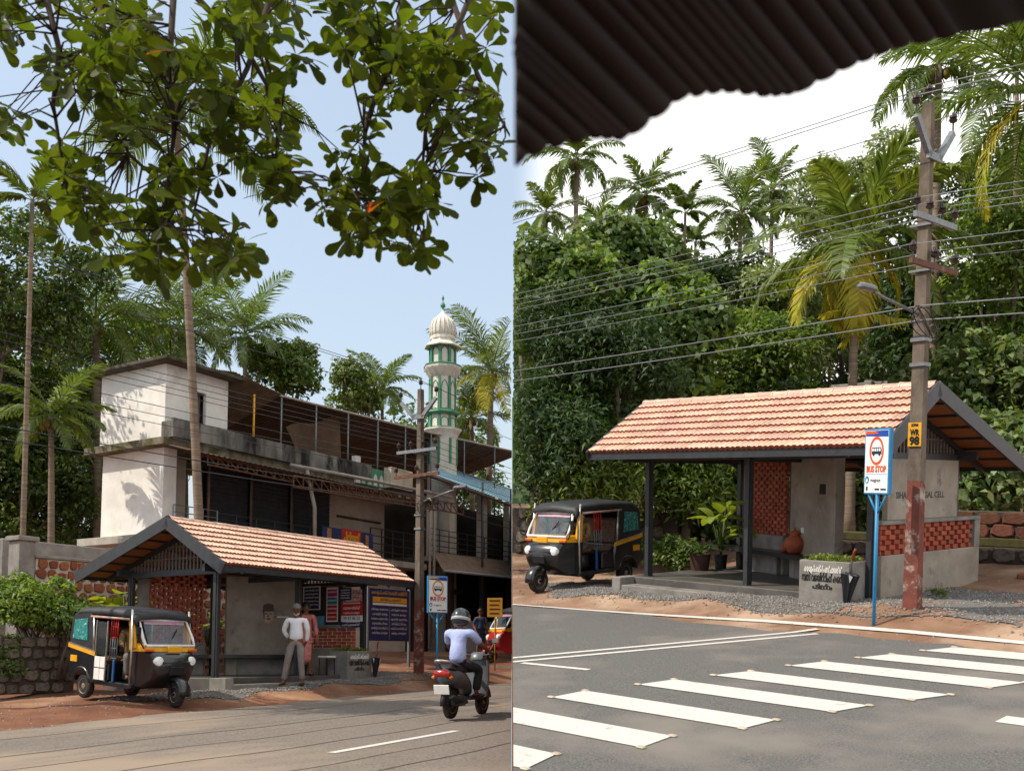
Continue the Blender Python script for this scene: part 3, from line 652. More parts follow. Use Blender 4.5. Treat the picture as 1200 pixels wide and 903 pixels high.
while len(ros) < 430 and tries < 20000:
    tries += 1; u, v = g.uniform(-20, 598), g.uniform(-40, 318)
    if inpoly(u, v, poly) or inpoly(u, v, poly2):
        hole = math.sin(u*.045+1.3)*math.sin(v*.05+.4)+.6*math.sin(u*.021-v*.03)
        if hole < -.12 and g.uniform() < .93: continue
        ros.append((u, v, g.uniform(6.2, 9.4)))
ros += [(430, 255, 7.4), (408, 262, 7.2), (448, 272, 7.3), (482, 285, 7.6), (497, 278, 7.5), (552, 212, 7.7), (560, 205, 7.6), (228, 300, 7.1), (180, 300, 7.4), (285, 285, 7.9), (58, 185, 7.2), (12, 140, 7.0), (500, 225, 7.5), (470, 235, 7.5), (90, 240, 7.4), (75, 275, 7.6), (340, 215, 7.3), (312, 235, 7.5)]
leaves = []; limbs = MB(); twigs = MB()
roots = [apt(205, -30, 7.6), apt(40, -60, 7.2), apt(330, -40, 7.8), apt(480, -50, 7.8), apt(575, -60, 8.0), apt(110, -40, 8.4), apt(520, -30, 8.6)]
for rt in roots: limbs.tube([top+Vector((0, 0, .3)), lerp(top, rt, .5)+Vector((0, 0, .5)), rt], [.05, .03, .018], 7)
spine = [[(205, -30, 7.6), (198, 90, 7.5), (205, 150, 7.4), (196, 220, 7.4), (190, 280, 7.4)], [(330, -40, 7.8), (290, 80, 7.7), (245, 170, 7.6), (225, 260, 7.6)], [(40, -60, 7.2), (70, 60, 7.2), (62, 120, 7.1), (80, 230, 7.2)],
         [(480, -50, 7.8), (462, 60, 7.7), (430, 140, 7.6), (420, 250, 7.5)], [(575, -60, 8.0), (520, 70, 7.9), (500, 130, 7.8), (490, 270, 7.6)], [(110, -40, 8.4), (130, 90, 8.2), (150, 180, 8.1), (250, 270, 8)], [(520, -30, 8.6), (560, 90, 8.4), (598, 160, 8.4)], [(205, -30, 7.6), (290, 60, 7.8), (330, 130, 7.7), (320, 230, 7.6)]]
SP = []
for s in spine:
    pts = [apt(*q) for q in s]; limbs.tube(pts, [.02-.014*i/(len(pts)-1) for i in range(len(pts))], 7)
    for a, b in zip(pts[:-1], pts[1:]): SP += [lerp(a, b, k/6) for k in range(6)]
for (u, v, y) in ros:
    c = apt(u, v, y); near = min(SP, key=lambda q: (q-c).length+max(0, c.z-q.z)*.6)
    dd = c-near; mid = lerp(near, c, .55)+Vector((g.uniform(-.08, .08), g.uniform(-.08, .08), .1*dd.length)); twigs.tube([near, mid, c], [.007, .005, .0035], 4)
    ax = Vector((g.normal(0, .5), g.normal(0, .5), .8)).normalized(); n = int(g.integers(5, 9)); q0 = ax.to_track_quat('Z', 'Y').to_matrix().to_4x4()
    for i in range(n):
        X_ = Matrix.Translation(c) @ q0 @ Matrix.Rotation(i*2.4+g.uniform(-.3, .3), 4, 'Z') @ Matrix.Rotation(g.uniform(-.35, .75), 4, 'Y') @ Matrix.Rotation(g.uniform(-.3, .3), 4, 'X') @ Matrix.Scale(g.uniform(.34, .68), 4) @ Matrix.Translation((.02, 0, 0))
        leaves.append((y, X_))
tw_ = M('dark_twig', '3d3128', '2e251e', .9, 6); o = clip(limbs.build('limbs', tw_, almond, 1), 'L'); o['kind'] = 'stuff'; o = clip(twigs.build('twigs', tw_, almond, 1), 'L'); o['kind'] = 'stuff'
leaves = [(y, X_) for y, X_ in leaves if (almond.matrix_basis @ X_ @ Vector((.1, 0, 0))).x < -.07]
leaves.sort(key=lambda q: q[0]); mass = MB(); rr = random.Random(3)
for i, (y, X_) in enumerate(leaves):
    if i < 290:
        o = part('leaf', RED if rr.random() < .02 else LV[rr.randrange(5)][2], almond); o.matrix_basis = X_
    else:
        mass.X = X_; mass.add(*LV[rr.randrange(5)][:2])
o = mass.build('leaves', almond_leaf2, almond, 1); o['kind'] = 'stuff'
# palms
palm('areca_palm', 'slender areca palm with small crown at the far left edge', 'L', at('L', 38, 235, 27), foot('L', at('L', 27, 660, 27)), 1, L=1.7, nf=10, r=.075, nuts=False, wleaf=.07, lean=.1, hang=.5, upright=1)
palm('coconut_palm', 'tall bare coconut trunk rising in front of the white building', 'L', at('L', 205, 120, 30), Vector((*at('L', 241, 612, 30)[:2], .2)), 2, L=4.6, nf=20, r=.135, lean=.35)
palm('coconut_palm', 'broad coconut palm left of the white building, crown above its roof', 'L', at('L', 112, 380, 42), foot('L', at('L', 118, 640, 42)), 3, L=5.6, nf=26, r=.2)
palm('coconut_palm', 'coconut palm with upright fronds just behind the roof of the white stair tower', 'L', at('L', 215, 385, 46), foot('L', at('L', 220, 600, 46)), 4, L=4.2, nf=22, r=.18)
palm('coconut_palm', 'coconut palm behind the terrace roof left of the round green tree', 'L', at('L', 288, 392, 52), foot('L', at('L', 285, 600, 52)), 5, L=4, nf=22, r=.16)
palm('coconut_palm', 'small coconut palm poking up between the round trees and the minaret', 'L', at('L', 448, 455, 62), foot('L', at('L', 448, 640, 62)), 6, L=3.2, nf=16, r=.13)
palm('coconut_palm', 'sunlit coconut palm right of the minaret, yellowing lower fronds', 'L', at('L', 576, 435, 58), foot('L', at('L', 570, 640, 58)), 7, L=4.6, nf=26, r=.2, yellow=.2, mat='olive')
palm('coconut_palm', 'lower coconut palm between the minaret and the sunlit palm', 'L', at('L', 552, 490, 60), foot('L', at('L', 556, 640, 60)), 8, L=4.0, nf=20, r=.18, mat='olive')
palm('coconut_palm', 'drooping young palm with dry stems left of the white building', 'L', at('L', 60, 488, 33), foot('L', at('L', 66, 560, 33)), 9, L=2.5, nf=16, r=.12, mat='palm')
p = FI['L'] @ (FR['L'] @ pix('L', 450, 832, z=-.25)+sd*13.5); tree('roadside_tree', 'roadside tree standing just beyond the left edge of the picture', 'L', foot('L', p), p, (1.6, 2.2, .5), 65, 16, .75, 420, .2, 'mid', trunk=.18)
# broadleaf
tree('round_tree', 'round dark green tree behind the terrace roof', 'L', foot('L', at('L', 345, 600, 54)), at('L', 343, 440, 54), (2.0, 2.0, 1.6), 31, 14, 1.0, 420, .26, 'mid')
tree('round_tree', 'lighter green tree behind terrace roof, nearest the small palm', 'L', foot('L', at('L', 418, 620, 58)), at('L', 415, 462, 58), (2.0, 2.0, 1.2), 32, 14, .9, 420, .26, 'olive')
for i, (u, v, y, R, mt, lb) in enumerate([
        (10, 330, 38, (3, 3, 3.2), 'dark', 'tall dark tree filling the upper left edge behind the areca palm'),
        (45, 430, 43, (3.2, 3, 3.0), 'mid', 'leafy tree below the broad coconut crown, left of the building'),
        (10, 500, 42, (3.2, 2.5, 3.2), 'mid', 'sunlit olive tree beside the areca palm trunk'),
        (62, 565, 42, (1.9, 2.2, 3.0), 'dark', 'dark creeper covered tree touching the white building'),
        (30, 590, 40, (2.6, 2.2, 2.6), 'dark', 'dense shaded tree behind the gate pillar'),
        (160, 420, 52, (4, 3, 3), 'mid', 'background tree behind the roof of the white stair tower'),
        (-60, 480, 40, (3, 3, 5), 'dark', 'dark tree cut by the left edge of the picture')]):
    p = at('L', u, v, y); tree('garden_tree', lb, 'L', foot('L', p), p, R, 40+i, 26, 1.15, 300, .22 if i != 3 else .16, mt, trunk=.2, mat2='lime' if i in (2, 1) else 'olive', f2=.4)
p = at('L', 50, 560, 50); tree('garden_tree', 'deep shaded tree at the back of the left garden', 'L', foot('L', p), p, (8, 3, 7), 60, 60, 1.8, 160, .34, 'dark', trunk=.25)
p = at('L', 520, 560, 70); tree('garden_tree', 'background trees beyond the terrace by the minaret', 'L', foot('L', p), p, (8, 3, 4.5), 61, 40, 1.6, 130, .34, 'mid', trunk=.25)
# hedge bush on the rubble wall and plants behind the shelter
p = at('L', 32, 716, 21.6); tree('hedge_bush', 'rounded leafy bush spilling over the rubble wall', 'L', (p.x, p.y, .6), p, (1.0, .8, .55), 62, 26, .42, 2600, .1, 'mid', cat='bush', trunk=.04, mat2='lime', f2=.35, stems=4)
p = at('L', 70, 730, 21.2); tree('hedge_bush', 'smaller bush trailing behind the auto rickshaw roof', 'L', (p.x, p.y, .5), p, (.6, .5, .35), 63, 12, .3, 2600, .1, 'mid', cat='bush', trunk=.03, stems=3)
p = at('L', 6, 765, 20.5); tree('hedge_bush', 'low creeper hanging down the rubble wall at left edge', 'L', (p.x, p.y, .2), p, (.3, .3, .45), 64, 8, .25, 2600, .09, 'mid', cat='bush', trunk=.02, stems=2)
def taro(label, P, base, seed_, n=7, L=.6, h=.9, group=None, mat=None, cat='plant', w=.42):
    g = random.Random(seed_); o = thing('taro_plant', label, cat, P, base, group=group); mt = mat or LEAF['lime']
    for i in range(n):
        a = i*2.4+g.uniform(-.3, .3); hh = h*g.uniform(.6, 1.1); rx = g.uniform(.12, .35); tip = Vector((math.cos(a)*rx, math.sin(a)*rx, hh))
        st = MB().tube([(0, 0, 0), tip*.5+Vector((0, 0, .08)), tip], [.018, .014, .008], 5).build('stem', LEAF['mid'], o, 1)
        lf = part('leaf', bigleaf_mesh('leaf', L*g.uniform(.7, 1.1), L*w*g.uniform(.8, 1), g.uniform(.4, 1.1), mt), o); lf.location = tip; lf.rotation_euler = (g.uniform(-.3, .3), g.uniform(-.5, .2), a)
    return o
for i, (u, v, y) in enumerate(((128, 702, 24.5), (148, 700, 24.3), (140, 712, 24))):
    p = at('L', u, v+8, y); taro(['broad leaved taro plant nearest the laterite wall', 'taro plant with tall leaves touching the shelter post', 'short bright taro plant behind the rickshaw roof'][i], 'L', (p.x, p.y, p.z-.75), 70+i, 6, .6, .95)
p = at('L', 244, 725, 26); taro('green plant glimpsed between the brick screen and shelter post', 'L', (p.x, p.y, p.z-.7), 75, 9, .35, .8)
# ---------------------------------------------------------------- right-hand place: plants
# creeper-covered trees, left to right
VN = [((640, 372, 30), (2.4, 2.2, 2.2), 'vine', 'creeper covered tree behind the parked rickshaw'), ((738, 312, 31), (1.3, 2, .7), 'vine', 'topmost hump of the creeper covered trees'),
      ((705, 378, 29), (2.6, 2, 1.9), 'vine', 'creeper mass sloping down beyond the shelter ridge'), ((790, 400, 28.5), (1.3, 1.6, 1.8), 'vine', 'creeper curtain above the left end of the tiled roof'),
      ((640, 430, 27), (1.8, 1.6, 2.0), 'dark', 'dark narrow leaved tree above the yellow sign'), ((730, 470, 26.5), (2.4, 1.6, 2), 'dark', 'shaded leafy tree left of the tiled roof'),
      ((640, 530, 25.5), (1.6, 1.2, 1.5), 'dark', 'dark bush behind the rickshaw hood'), ((700, 560, 25.5), (1.6, 1.0, 1.0), 'olive', 'lighter shrub with drooping leaves above the rubble wall'),
      ((800, 560, 26), (1.6, 1.0, 1.2), 'mid', 'leafy shrub seen between the shelter posts'), ((860, 590, 27), (1.2, 1.0, 1.0), 'vine', 'bright shrub behind the potted plants')]
for i, ((u, v, y), R, mt, lb) in enumerate(VN):
    p = at('R', u, v, y); tree('creeper_tree' if mt == 'vine' else 'shrub_tree', lb, 'R', foot('R', p), p, R, 100+i, 30, .85, 620 if i < 4 else 520, .2 if mt == 'vine' else .19, mt, trunk=.13, aspect=.8 if mt == 'vine' else .3, mat2='lime' if i in (2, 3, 7, 8) else 'hazed' if mt == 'vine' else None, f2=.22)
BK = [((880, 440, 36), (2.6, 2, 2.2), 'mid', 'round tree above the middle of the roof ridge'), ((850, 370, 40), (2, 2, 2.4), 'dark', 'shadowy tree under the thin areca palms'), ((925, 380, 38), (2.4, 2, 2.2), 'hazed', 'pale feathery tree left of the yellow palm'),
      ((1000, 240, 48), (4.4, 3, 2.2), 'hazed', 'hilltop trees behind the crown of the yellow palm'), ((1130, 300, 34), (3.0, 2, 3.2), 'dark', 'tall dark tree right of the utility pole'), ((1190, 360, 28), (1.8, 2, 3.0), 'mid', 'leafy tree cut by the right edge'),
      ((1150, 470, 27), (2.6, 1.6, 1.4), 'vine', 'creeper bank above the gable of the shelter'), ((1010, 400, 40), (4.5, 2, 2.6), 'dark', 'deep shaded trees behind the yellow palm trunk'), ((1090, 400, 33), (2.4, 2, 2.2), 'dark', 'dark foliage behind the utility pole'),
      ((960, 560, 30), (2.8, 1.4, 1.4), 'vine', 'sunlit bush behind the grey wall opening'), ((1060, 560, 28), (2.4, 1.2, 1.5), 'vine', 'bushy creeper behind the lettered gable wall'), ((1160, 560, 25), (1.9, 1.0, 1.0), 'vine', 'pale leafy creeper above the laterite block wall'),
      ((900, 520, 33), (3.5, 1.5, 1.5), 'dark', 'dark hedge behind the tiled roof'), ((1185, 240, 30), (1.6, 1.6, 2.2), 'mid', 'feathery tree by the top right corner')]
for i, ((u, v, y), R, mt, lb) in enumerate(BK):
    p = at('R', u, v, y); tree('hillside_tree', lb, 'R', foot('R', p), p, R, 130+i, 28, 1.0, 430, .22, mt, trunk=.16, aspect=.6 if mt == 'vine' else .45, mat2='lime' if mt in ('mid', 'olive') else 'hazed' if mt == 'vine' else None, f2=.15 if mt != 'vine' else .5)
p = at('R', 900, 450, 56); tree('hillside_tree', 'furthest dark woodland filling the slope behind all palms', 'R', foot('R', p), p, (16, 3, 4.6), 160, 110, 1.9, 120, .4, 'dark', trunk=.25)
p = at('R', 650, 470, 38); tree('hillside_tree', 'dark woodland behind the creeper covered trees', 'R', foot('R', p), p, (5, 2, 3.2), 161, 50, 1.6, 150, .34, 'dark', trunk=.2)
PM = [((676, 185, 44), 2.6, 16, 'palm', 'coconut palm hanging below the corrugated roof edge at left', 0), ((757, 228, 46), 2.4, 18, 'palm', 'coconut palm standing alone against the white sky', 0), ((868, 248, 48), 3.3, 20, 'palm', 'coconut palm behind the creeper hump, left of the yellow palm', 0),
      ((905, 222, 52), 3.0, 18, 'palm', 'coconut palm rising just left of the broad yellow palm', 0), ((832, 345, 42), 2.2, 16, 'palm', 'short bushy palm below the thin areca palms', 0), ((1003, 285, 27), 3.7, 26, 'olive', 'broad coconut palm with glowing yellow lower fronds above the roof', .42),
      ((1100, 75, 30), 3.2, 18, 'palm', 'tall coconut palm behind the top of the utility pole', 0), ((1215, 110, 24), 4.2, 22, 'palm', 'palm whose long fronds sweep in from the right edge', .1), ((640, 250, 50), 2.4, 14, 'olive', 'small palm crown peeping over the creeper trees', 0), ((700, 262, 52), 2.6, 14, 'palm', 'low palm crown beside the hanging coconut palm trunk', 0)]
for i, ((u, v, y), L, nf, mt, lb, ye) in enumerate(PM):
    p = at('R', u, v, y); b = at('R', u+(-6 if i != 6 else -8), 560, y); palm('coconut_palm', lb, 'R', p, foot('R', b), 180+i, droop=.95 if i == 5 else .2, wleaf=.13 if i == 5 else .085, L=L, nf=nf, mat=mt, yellow=ye, r=.13, lean=.2, sparse=.1)
for i, ((u, v, y), lb) in enumerate([((803, 250, 40), 'thin areca palm right of the lone coconut palm'), ((815, 285, 41), 'shorter thin areca palm beside the creeper slope'), ((1192, 62, 27), 'slim areca palm at the top right corner')]):
    p = at('R', u, v, y); palm('areca_palm', lb, 'R', p, foot('R', at('R', u-4, 560, y)), 200+i, L=1.6, nf=9, r=.07, nuts=False, lean=.05, wleaf=.08, upright=1)
# weeds at the wall foot
for i, (u, v, y, lb) in enumerate([(1100, 690, 16.6, 'weed tuft beside the utility pole base'), (790, 640, 24, 'weeds along the dirt path behind the platform'), (770, 625, 25, 'creeper clump at the stone wall end')]):
    p = at('R', u, v, y); tree('weed_clump', lb, 'R', (p.x, p.y, gz(p.x, p.y)), (p.x, p.y, gz(p.x, p.y)+(.08 if i == 0 else .35)), (.2, .15, .06) if i == 0 else (.8, .4, .3), 210+i, 8, .07 if i == 0 else .3, 9000 if i == 0 else 2200, .04 if i == 0 else .1, 'mid', cat='weed', trunk=.008)
# ---------------------------------------------------------------- people
def skin_mesh(name, V, E, R, mat, sub=1, root=0):
    me = bpy.data.meshes.new(name); me.from_pydata([tuple(v) for v in V], E, []); o = bpy.data.objects.new(name, me); COL.objects.link(o)
    md = o.modifiers.new('s', 'SKIN'); md.use_smooth_shade = True; md.branch_smoothing = .6
    for i, r in enumerate(R):
        sv = me.skin_vertices[0].data[i]; sv.radius = (r, r) if not isinstance(r, tuple) else r; sv.use_root = (i == root)
    sb = o.modifiers.new('u', 'SUBSURF'); sb.levels = sub; sb.render_levels = sub
    bpy.context.view_layer.update(); m = bpy.data.meshes.new_from_object(o.evaluated_get(bpy.context.evaluated_depsgraph_get())); bpy.data.objects.remove(o)
    m.materials.clear(); m.materials.append(mat); m.polygons.foreach_set('use_smooth', [True]*len(m.polygons)); m.name = name; return m
SK = M('brown_skin', '7a5038', '6a432e', .55, 6)
def person(P, loc, rz, label, J, shirt, trousers, hair, sleeve=1, group=None, shoes=None, sc=1, lungi=False, beard=None, helmet=None, mask=None, bare=None):
    """J: joint positions; figure faces -y"""
    o = thing('person', label, 'person', P, loc, rz, group, sc)
    j = {k: Vector(v) for k, v in J.items()}
    nk = j['neck']; hd = j['head']; up = (hd-nk).normalized()
    uc = lerp(j['chest'], nk, .5); V = [j['pelvis'], j['belly'], j['chest'], uc, nk, nk+up*.06, hd-up*.025, hd+up*.06, hd+up*.11]; R = [(.145, .105), (.13, .1), (.15, .105), (.12, .085), .056, .056, .082, .088, .06]; E = [(i, i+1) for i in range(8)]
    def add(par, pts, rs):
        for p, r in zip(pts, rs): V.append(Vector(p)); R.append(r); E.append((par, len(V)-1)); par = len(V)-1
        return par
    for s in ('l', 'r'):
        sh, el, wr, ha = j['sh'+s], j['el'+s], j['wr'+s], j['ha'+s]
        w = add(3, [lerp(uc, sh, .7), sh, lerp(sh, el, .5), el, lerp(el, wr, .4), wr], [.07, .06, .05, .042, .042, .028])
        d = (ha-wr).normalized(); sd_ = d.cross(Vector((0, 1, 0)));
        if sd_.length < .2: sd_ = d.cross(Vector((1, 0, 0)))
        sd_.normalize(); palm_ = add(w, [wr+d*.05, wr+d*.085], [(.036, .02), (.038, .018)]); pv = V[palm_]
        nrm = d.cross(sd_)
        for k, (off, ln) in enumerate(((-.028, .065), (-.01, .078), (.01, .074), (.027, .058))): add(palm_, [pv+sd_*off+d*.025, pv+sd_*off*1.15+d*ln+nrm*.012], [.0095, .007])
        add(palm_-1, [wr+d*.055-sd_*.042, wr+d*.085-sd_*.06], [.011, .009])
        hp, kn, an, to = j['hp'+s], j['kn'+s], j['an'+s], j['to'+s]
        add(0, [hp, lerp(hp, kn, .45), kn, lerp(kn, an, .35), an, lerp(an, to, .5)+Vector((0, 0, -.02)), to], [.085, .075, .055, .055, .038, .038, .03])
    part('body', skin_mesh('body', V, E, R, SK), o)
    if shirt:
        V, R, E = [], [], []
        b0 = add0 = 0
        V = [lerp(j['pelvis'], j['belly'], -.2), j['belly'], j['chest'], uc, lerp(uc, nk, .75)]; R = [(.172, .13), (.16, .125), (.178, .13), (.14, .105), .07]; E = [(i, i+1) for i in range(4)]
        for s in ('l', 'r'):
            sh, el, wr = j['sh'+s], j['el'+s], j['wr'+s]; q = [lerp(uc, sh, .7), sh, lerp(sh, el, .5)]; rs = [.088, .076, .068]
            if sleeve >= 1: q += [el, lerp(el, wr, .5), lerp(el, wr, .93)]; rs += [.056, .052, .044]
            else: q += [lerp(sh, el, .8)]; rs += [.066]
            add(3, q, rs)
        sm = part('shirt', skin_mesh('shirt', V, E, R, shirt, root=0), o)
    if trousers:
        V, R, E = [lerp(j['pelvis'], j['belly'], .6), j['pelvis']+(j['pelvis']-j['belly'])*.12], [(.145, .11), (.155, .118)], [(0, 1)]
        if lungi:
            m_ = lerp(j['hpl'], j['hpr'], .5); k_ = lerp(j['knl'], j['knr'], .5); a_ = lerp(j['anl'], j['anr'], .5)
            add(1, [m_, lerp(m_, k_, .6), k_, lerp(k_, a_, lungi)], [(.17, .13), (.17, .13), (.16, .12), (.165, .125)])
        else:
            for s in ('l', 'r'):
                hp, kn, an = j['hp'+s], j['kn'+s], j['an'+s]; add(1, [hp, lerp(hp, kn, .5), kn, lerp(kn, an, .5), lerp(kn, an, .96)], [.1, .092, .076, .07, .068])
        part('trousers' if not lungi else 'lungi', skin_mesh('trousers', V, E, R, trousers, root=1), o)
    # head: hair cap, ears, eyes, nose, mouth
    fwd = j.get('face', Vector((0, -1, 0))); fwd = (fwd-up*fwd.dot(up)).normalized(); rt = fwd.cross(up)
    X_ = Matrix((( rt.x, -fwd.x, up.x, hd.x), (rt.y, -fwd.y, up.y, hd.y), (rt.z, -fwd.z, up.z, hd.z), (0, 0, 0, 1)))
    if helmet:
        mb = MB(); mb.X = X_; mb.lathe([(.1, -.09), (.135, -.05), (.15, .02), (.145, .09), (.11, .16), (.05, .195), (.01, .2)], 16, (0, .01, 0), 1, 1.12); h_ = mb.build('helmet', helmet, o, 1)
        mb = MB(); mb.X = X_; mb.lathe([(.132, -.02), (.153, .0), (.153, .035), (.148, .045)], 16, (0, .008, 0), 1, 1.12); mb.build('helmet_band', M('helmet_trim', '9aa0a0', None, .3), h_, 1)
    else:
        mb = MB(); mb.X = X_; mb.X = X_ @ Matrix.Translation((0, .02, .035)) @ Matrix.Rotation(-.55, 4, 'X'); mb.lathe([(.085, -.035), (.098, 0), (.096, .04), (.08, .08), (.045, .105), (.005, .112)], 14, (0, 0, 0), .97, 1.05); mb.build('hair', hair, o, 1)
    mb = MB(); mb.X = X_
    ed_ = M('eye_dark', '241915', None, .4)
    for s in (-1, 1):
        mb = MB(); mb.X = X_; mb.lathe([(.004, -.012), (.016, 0), (.004, .012)], 8, (s*.034, -.083, .02), 1, .5); mb.build('eye', ed_, o, 1); mb = MB(); mb.X = X_; mb.box(s*.034-.02, s*.034+.02, -.091, -.08, .038, .046); mb.build('eyebrow', ed_, o)
    mb = MB(); mb.X = X_; mb.box(-.026, .026, -.09, -.078, -.056, -.047); mb.build('mouth', ed_, o)
    mb = MB(); mb.X = X_; mb.add([(0, -.084, .03), (-.016, -.082, -.02), (.016, -.082, -.02), (0, -.112, -.016)], [(0, 1, 3), (0, 3, 2), (1, 2, 3)]); mb.build('nose', SK, o, 1)
    for s in (-1, 1): mb = MB(); mb.X = X_; mb.lathe([(.006, -.028), (.016, 0), (.018, .02), (.005, .032)], 8, (s*.093, .005, .01), .5, 1); mb.build('ear', SK, o, 1)
    if beard: mb = MB(); mb.X = X_; mb.lathe([(.02, -.112), (.05, -.095), (.07, -.07), (.074, -.052)], 12, (0, -.02, 0), .92, .95); mb.build('beard', beard, o, 1)
    if mask: mb = MB(); mb.X = X_; mb.lathe([(.03, -.1), (.07, -.085), (.088, -.04), (.09, .005)], 12, (0, -.015, 0), .98, 1); mb.build('face_mask', mask, o, 1)
    if shoes:
        for s in ('l', 'r'):
            an, to = j['an'+s], j['to'+s]; d = (to-an); d.z = 0; d.normalize(); mb = MB(); mb.X = Matrix.Translation((an.x, an.y, to.z-.035)) @ Matrix.Rotation(math.atan2(d.y, d.x), 4, 'Z'); mb.cbox(-.07, .2, -.045, .045, 0, .05, .02); mb.build('sandal', shoes, o, 1)
    return o
STAND = dict(pelvis=(0, 0, .92), belly=(0, 0, 1.08), chest=(0, 0, 1.27), neck=(0, .01, 1.44), head=(0, -.01, 1.57),
             shl=(.18, 0, 1.38), ell=(.23, .03, 1.12), wrl=(.22, -.03, .88), hal=(.22, -.05, .78), shr=(-.18, 0, 1.38), elr=(-.23, .03, 1.12), wrr=(-.22, -.03, .88), har=(-.22, -.05, .78),
             hpl=(.09, 0, .88), knl=(.1, -.01, .49), anl=(.11, .03, .08), tol=(.13, -.12, .035), hpr=(-.09, 0, .88), knr=(-.1, -.01, .49), anr=(-.11, .03, .08), tor=(-.13, -.12, .035))
def pose(**k): d = dict(STAND); d.update(k); return d
grey = M('grey_hair', '75716d', '5a5653', .8, 12); black_hair = M('black_hair', '17130f', '231c17', .6, 10); white_cloth = M('white_shirt', 'e6e6e6', 'd8d9dc', .85, 5, bump=.9, bs=9); grey_cloth = M('grey_trousers', '8b837c', '79716b', .9, 6, bump=.9, bs=9)
def face_cam(P, p):       # rotation that turns a -y facing figure to the camera
    c = FI[P] @ Vector((0, 0, 0)); return math.atan2(c.y-p[1], c.x-p[0])+PI/2
p = Vector((1.5, -.85, gz(1.5, -.85)+.015)); 
person('L', p, face_cam('L', p)-.1, 'man in white shirt and grey trousers standing before the shelter wall',
       pose(elr=(-.27, .1, 1.14), wrr=(-.16, .17, .97), har=(-.08, .19, .93), ell=(.24, .05, 1.12), wrl=(.2, .12, .9), hal=(.15, .16, .83), knr=(-.17, -.02, .49), anr=(-.25, .03, .08), tor=(-.31, -.1, .035), knl=(.11, -.01, .49), anl=(.14, .03, .08), head=(.0, -.03, 1.565)),
       white_cloth, grey_cloth, grey, 1, shoes=M('brown_leather', '4a2a1c', '3a2118', .5), beard=M('white_beard', 'c4c0ba', 'aaa6a0', .8, 20), sc=1.03)
p = Vector((2.62, -.1, ZF))
person('L', p, face_cam('L', p)+.2, 'person in pink checked cloth half hidden behind the man in white shirt', pose(wrl=(.24, -.08, .9), hal=(.24, -.1, .8)), M('pink_check', 'c07a78', 'a9524f', .85, 14, stretch=(1, 1, .3)), M('pink_lungi', 'cc8f8b', 'b8615c', .85, 12), black_hair, 1, shoes=M('brown_leather', '4a2a1c', '3a2118', .5), sc=.99, lungi=.55)
p = pix('L', 563, 772, y=35); p.z = p.z
person('L', p, face_cam('L', p)+.4, 'person in dark blue shirt standing at the shop counter', pose(wrr=(-.2, -.12, .92), har=(-.18, -.18, .86)), M('navy_check', '33415f', '26304a', .85, 10), M('navy_lungi', '2c3a58', '222c45', .85, 8), black_hair, .5, sc=1, lungi=.3)
p = pix('L', 537, 770, y=38)
person('L', p, face_cam('L', p), 'person in maroon shirt standing in the shade behind the rider', pose(), M('maroon', '5a2420', '48201c', .85, 8), M('dark_lungi', '33302e', '282625', .85, 8), black_hair, .5)
# ---------------------------------------------------------------- vehicles
autoblack = M('rickshaw_black', '15171a', '1b1d20', .28, 5, spec=.5, coat=.4, c3='2d2a27', s3=2.5)
canvas = M('black_canvas', '1e1f21', '2a2b2d', .55, 7, bump=.2, bs=18)
teal = M('teal_sticker', '1f8f8a', '0d4f52', .4, 22, c3='9fd2c8', s3=16, th3=.55)
chrome = M('chrome_tube', 'c9c6c0', 'b0aba4', .25, 9, metal=.8)
glassm = M('windscreen_glass', '3a464e', '5f717c', .04, 3, spec=.8, alpha=.5)
lampm = M('lamp_glass', 'd8dde0', 'f0f0ea', .1, 8, spec=.8)
def wheel(parent, c, r, w, yaw=0, name='wheel'):
    e = bpy.data.objects.new(name, None); COL.objects.link(e); e.parent = parent; e.location = c; e.rotation_euler = (0, 0, yaw)
    mb = MB(); mb.X = Matrix.Rotation(PI/2, 4, 'X'); mb.lathe([(r*.6, -w*.4), (r*.86, -w*.5), (r*.97, -w*.36), (r, -w*.12), (r, w*.12), (r*.97, w*.36), (r*.86, w*.5), (r*.6, w*.4)], 24); mb.build('tyre', rubber, e, 50)
    mb = MB(); mb.X = Matrix.Rotation(PI/2, 4, 'X'); mb.lathe([(r*.2, -w*.42), (r*.32, -w*.3), (r*.5, -w*.3), (r*.62, -w*.43), (r*.62, w*.43), (r*.5, w*.3), (r*.32, w*.3), (r*.2, w*.42)], 20); mb.build('rim', M('dusty_rim', 'a89c8c', '857a6c', .5, 7, metal=.4), e, 50)
    return e
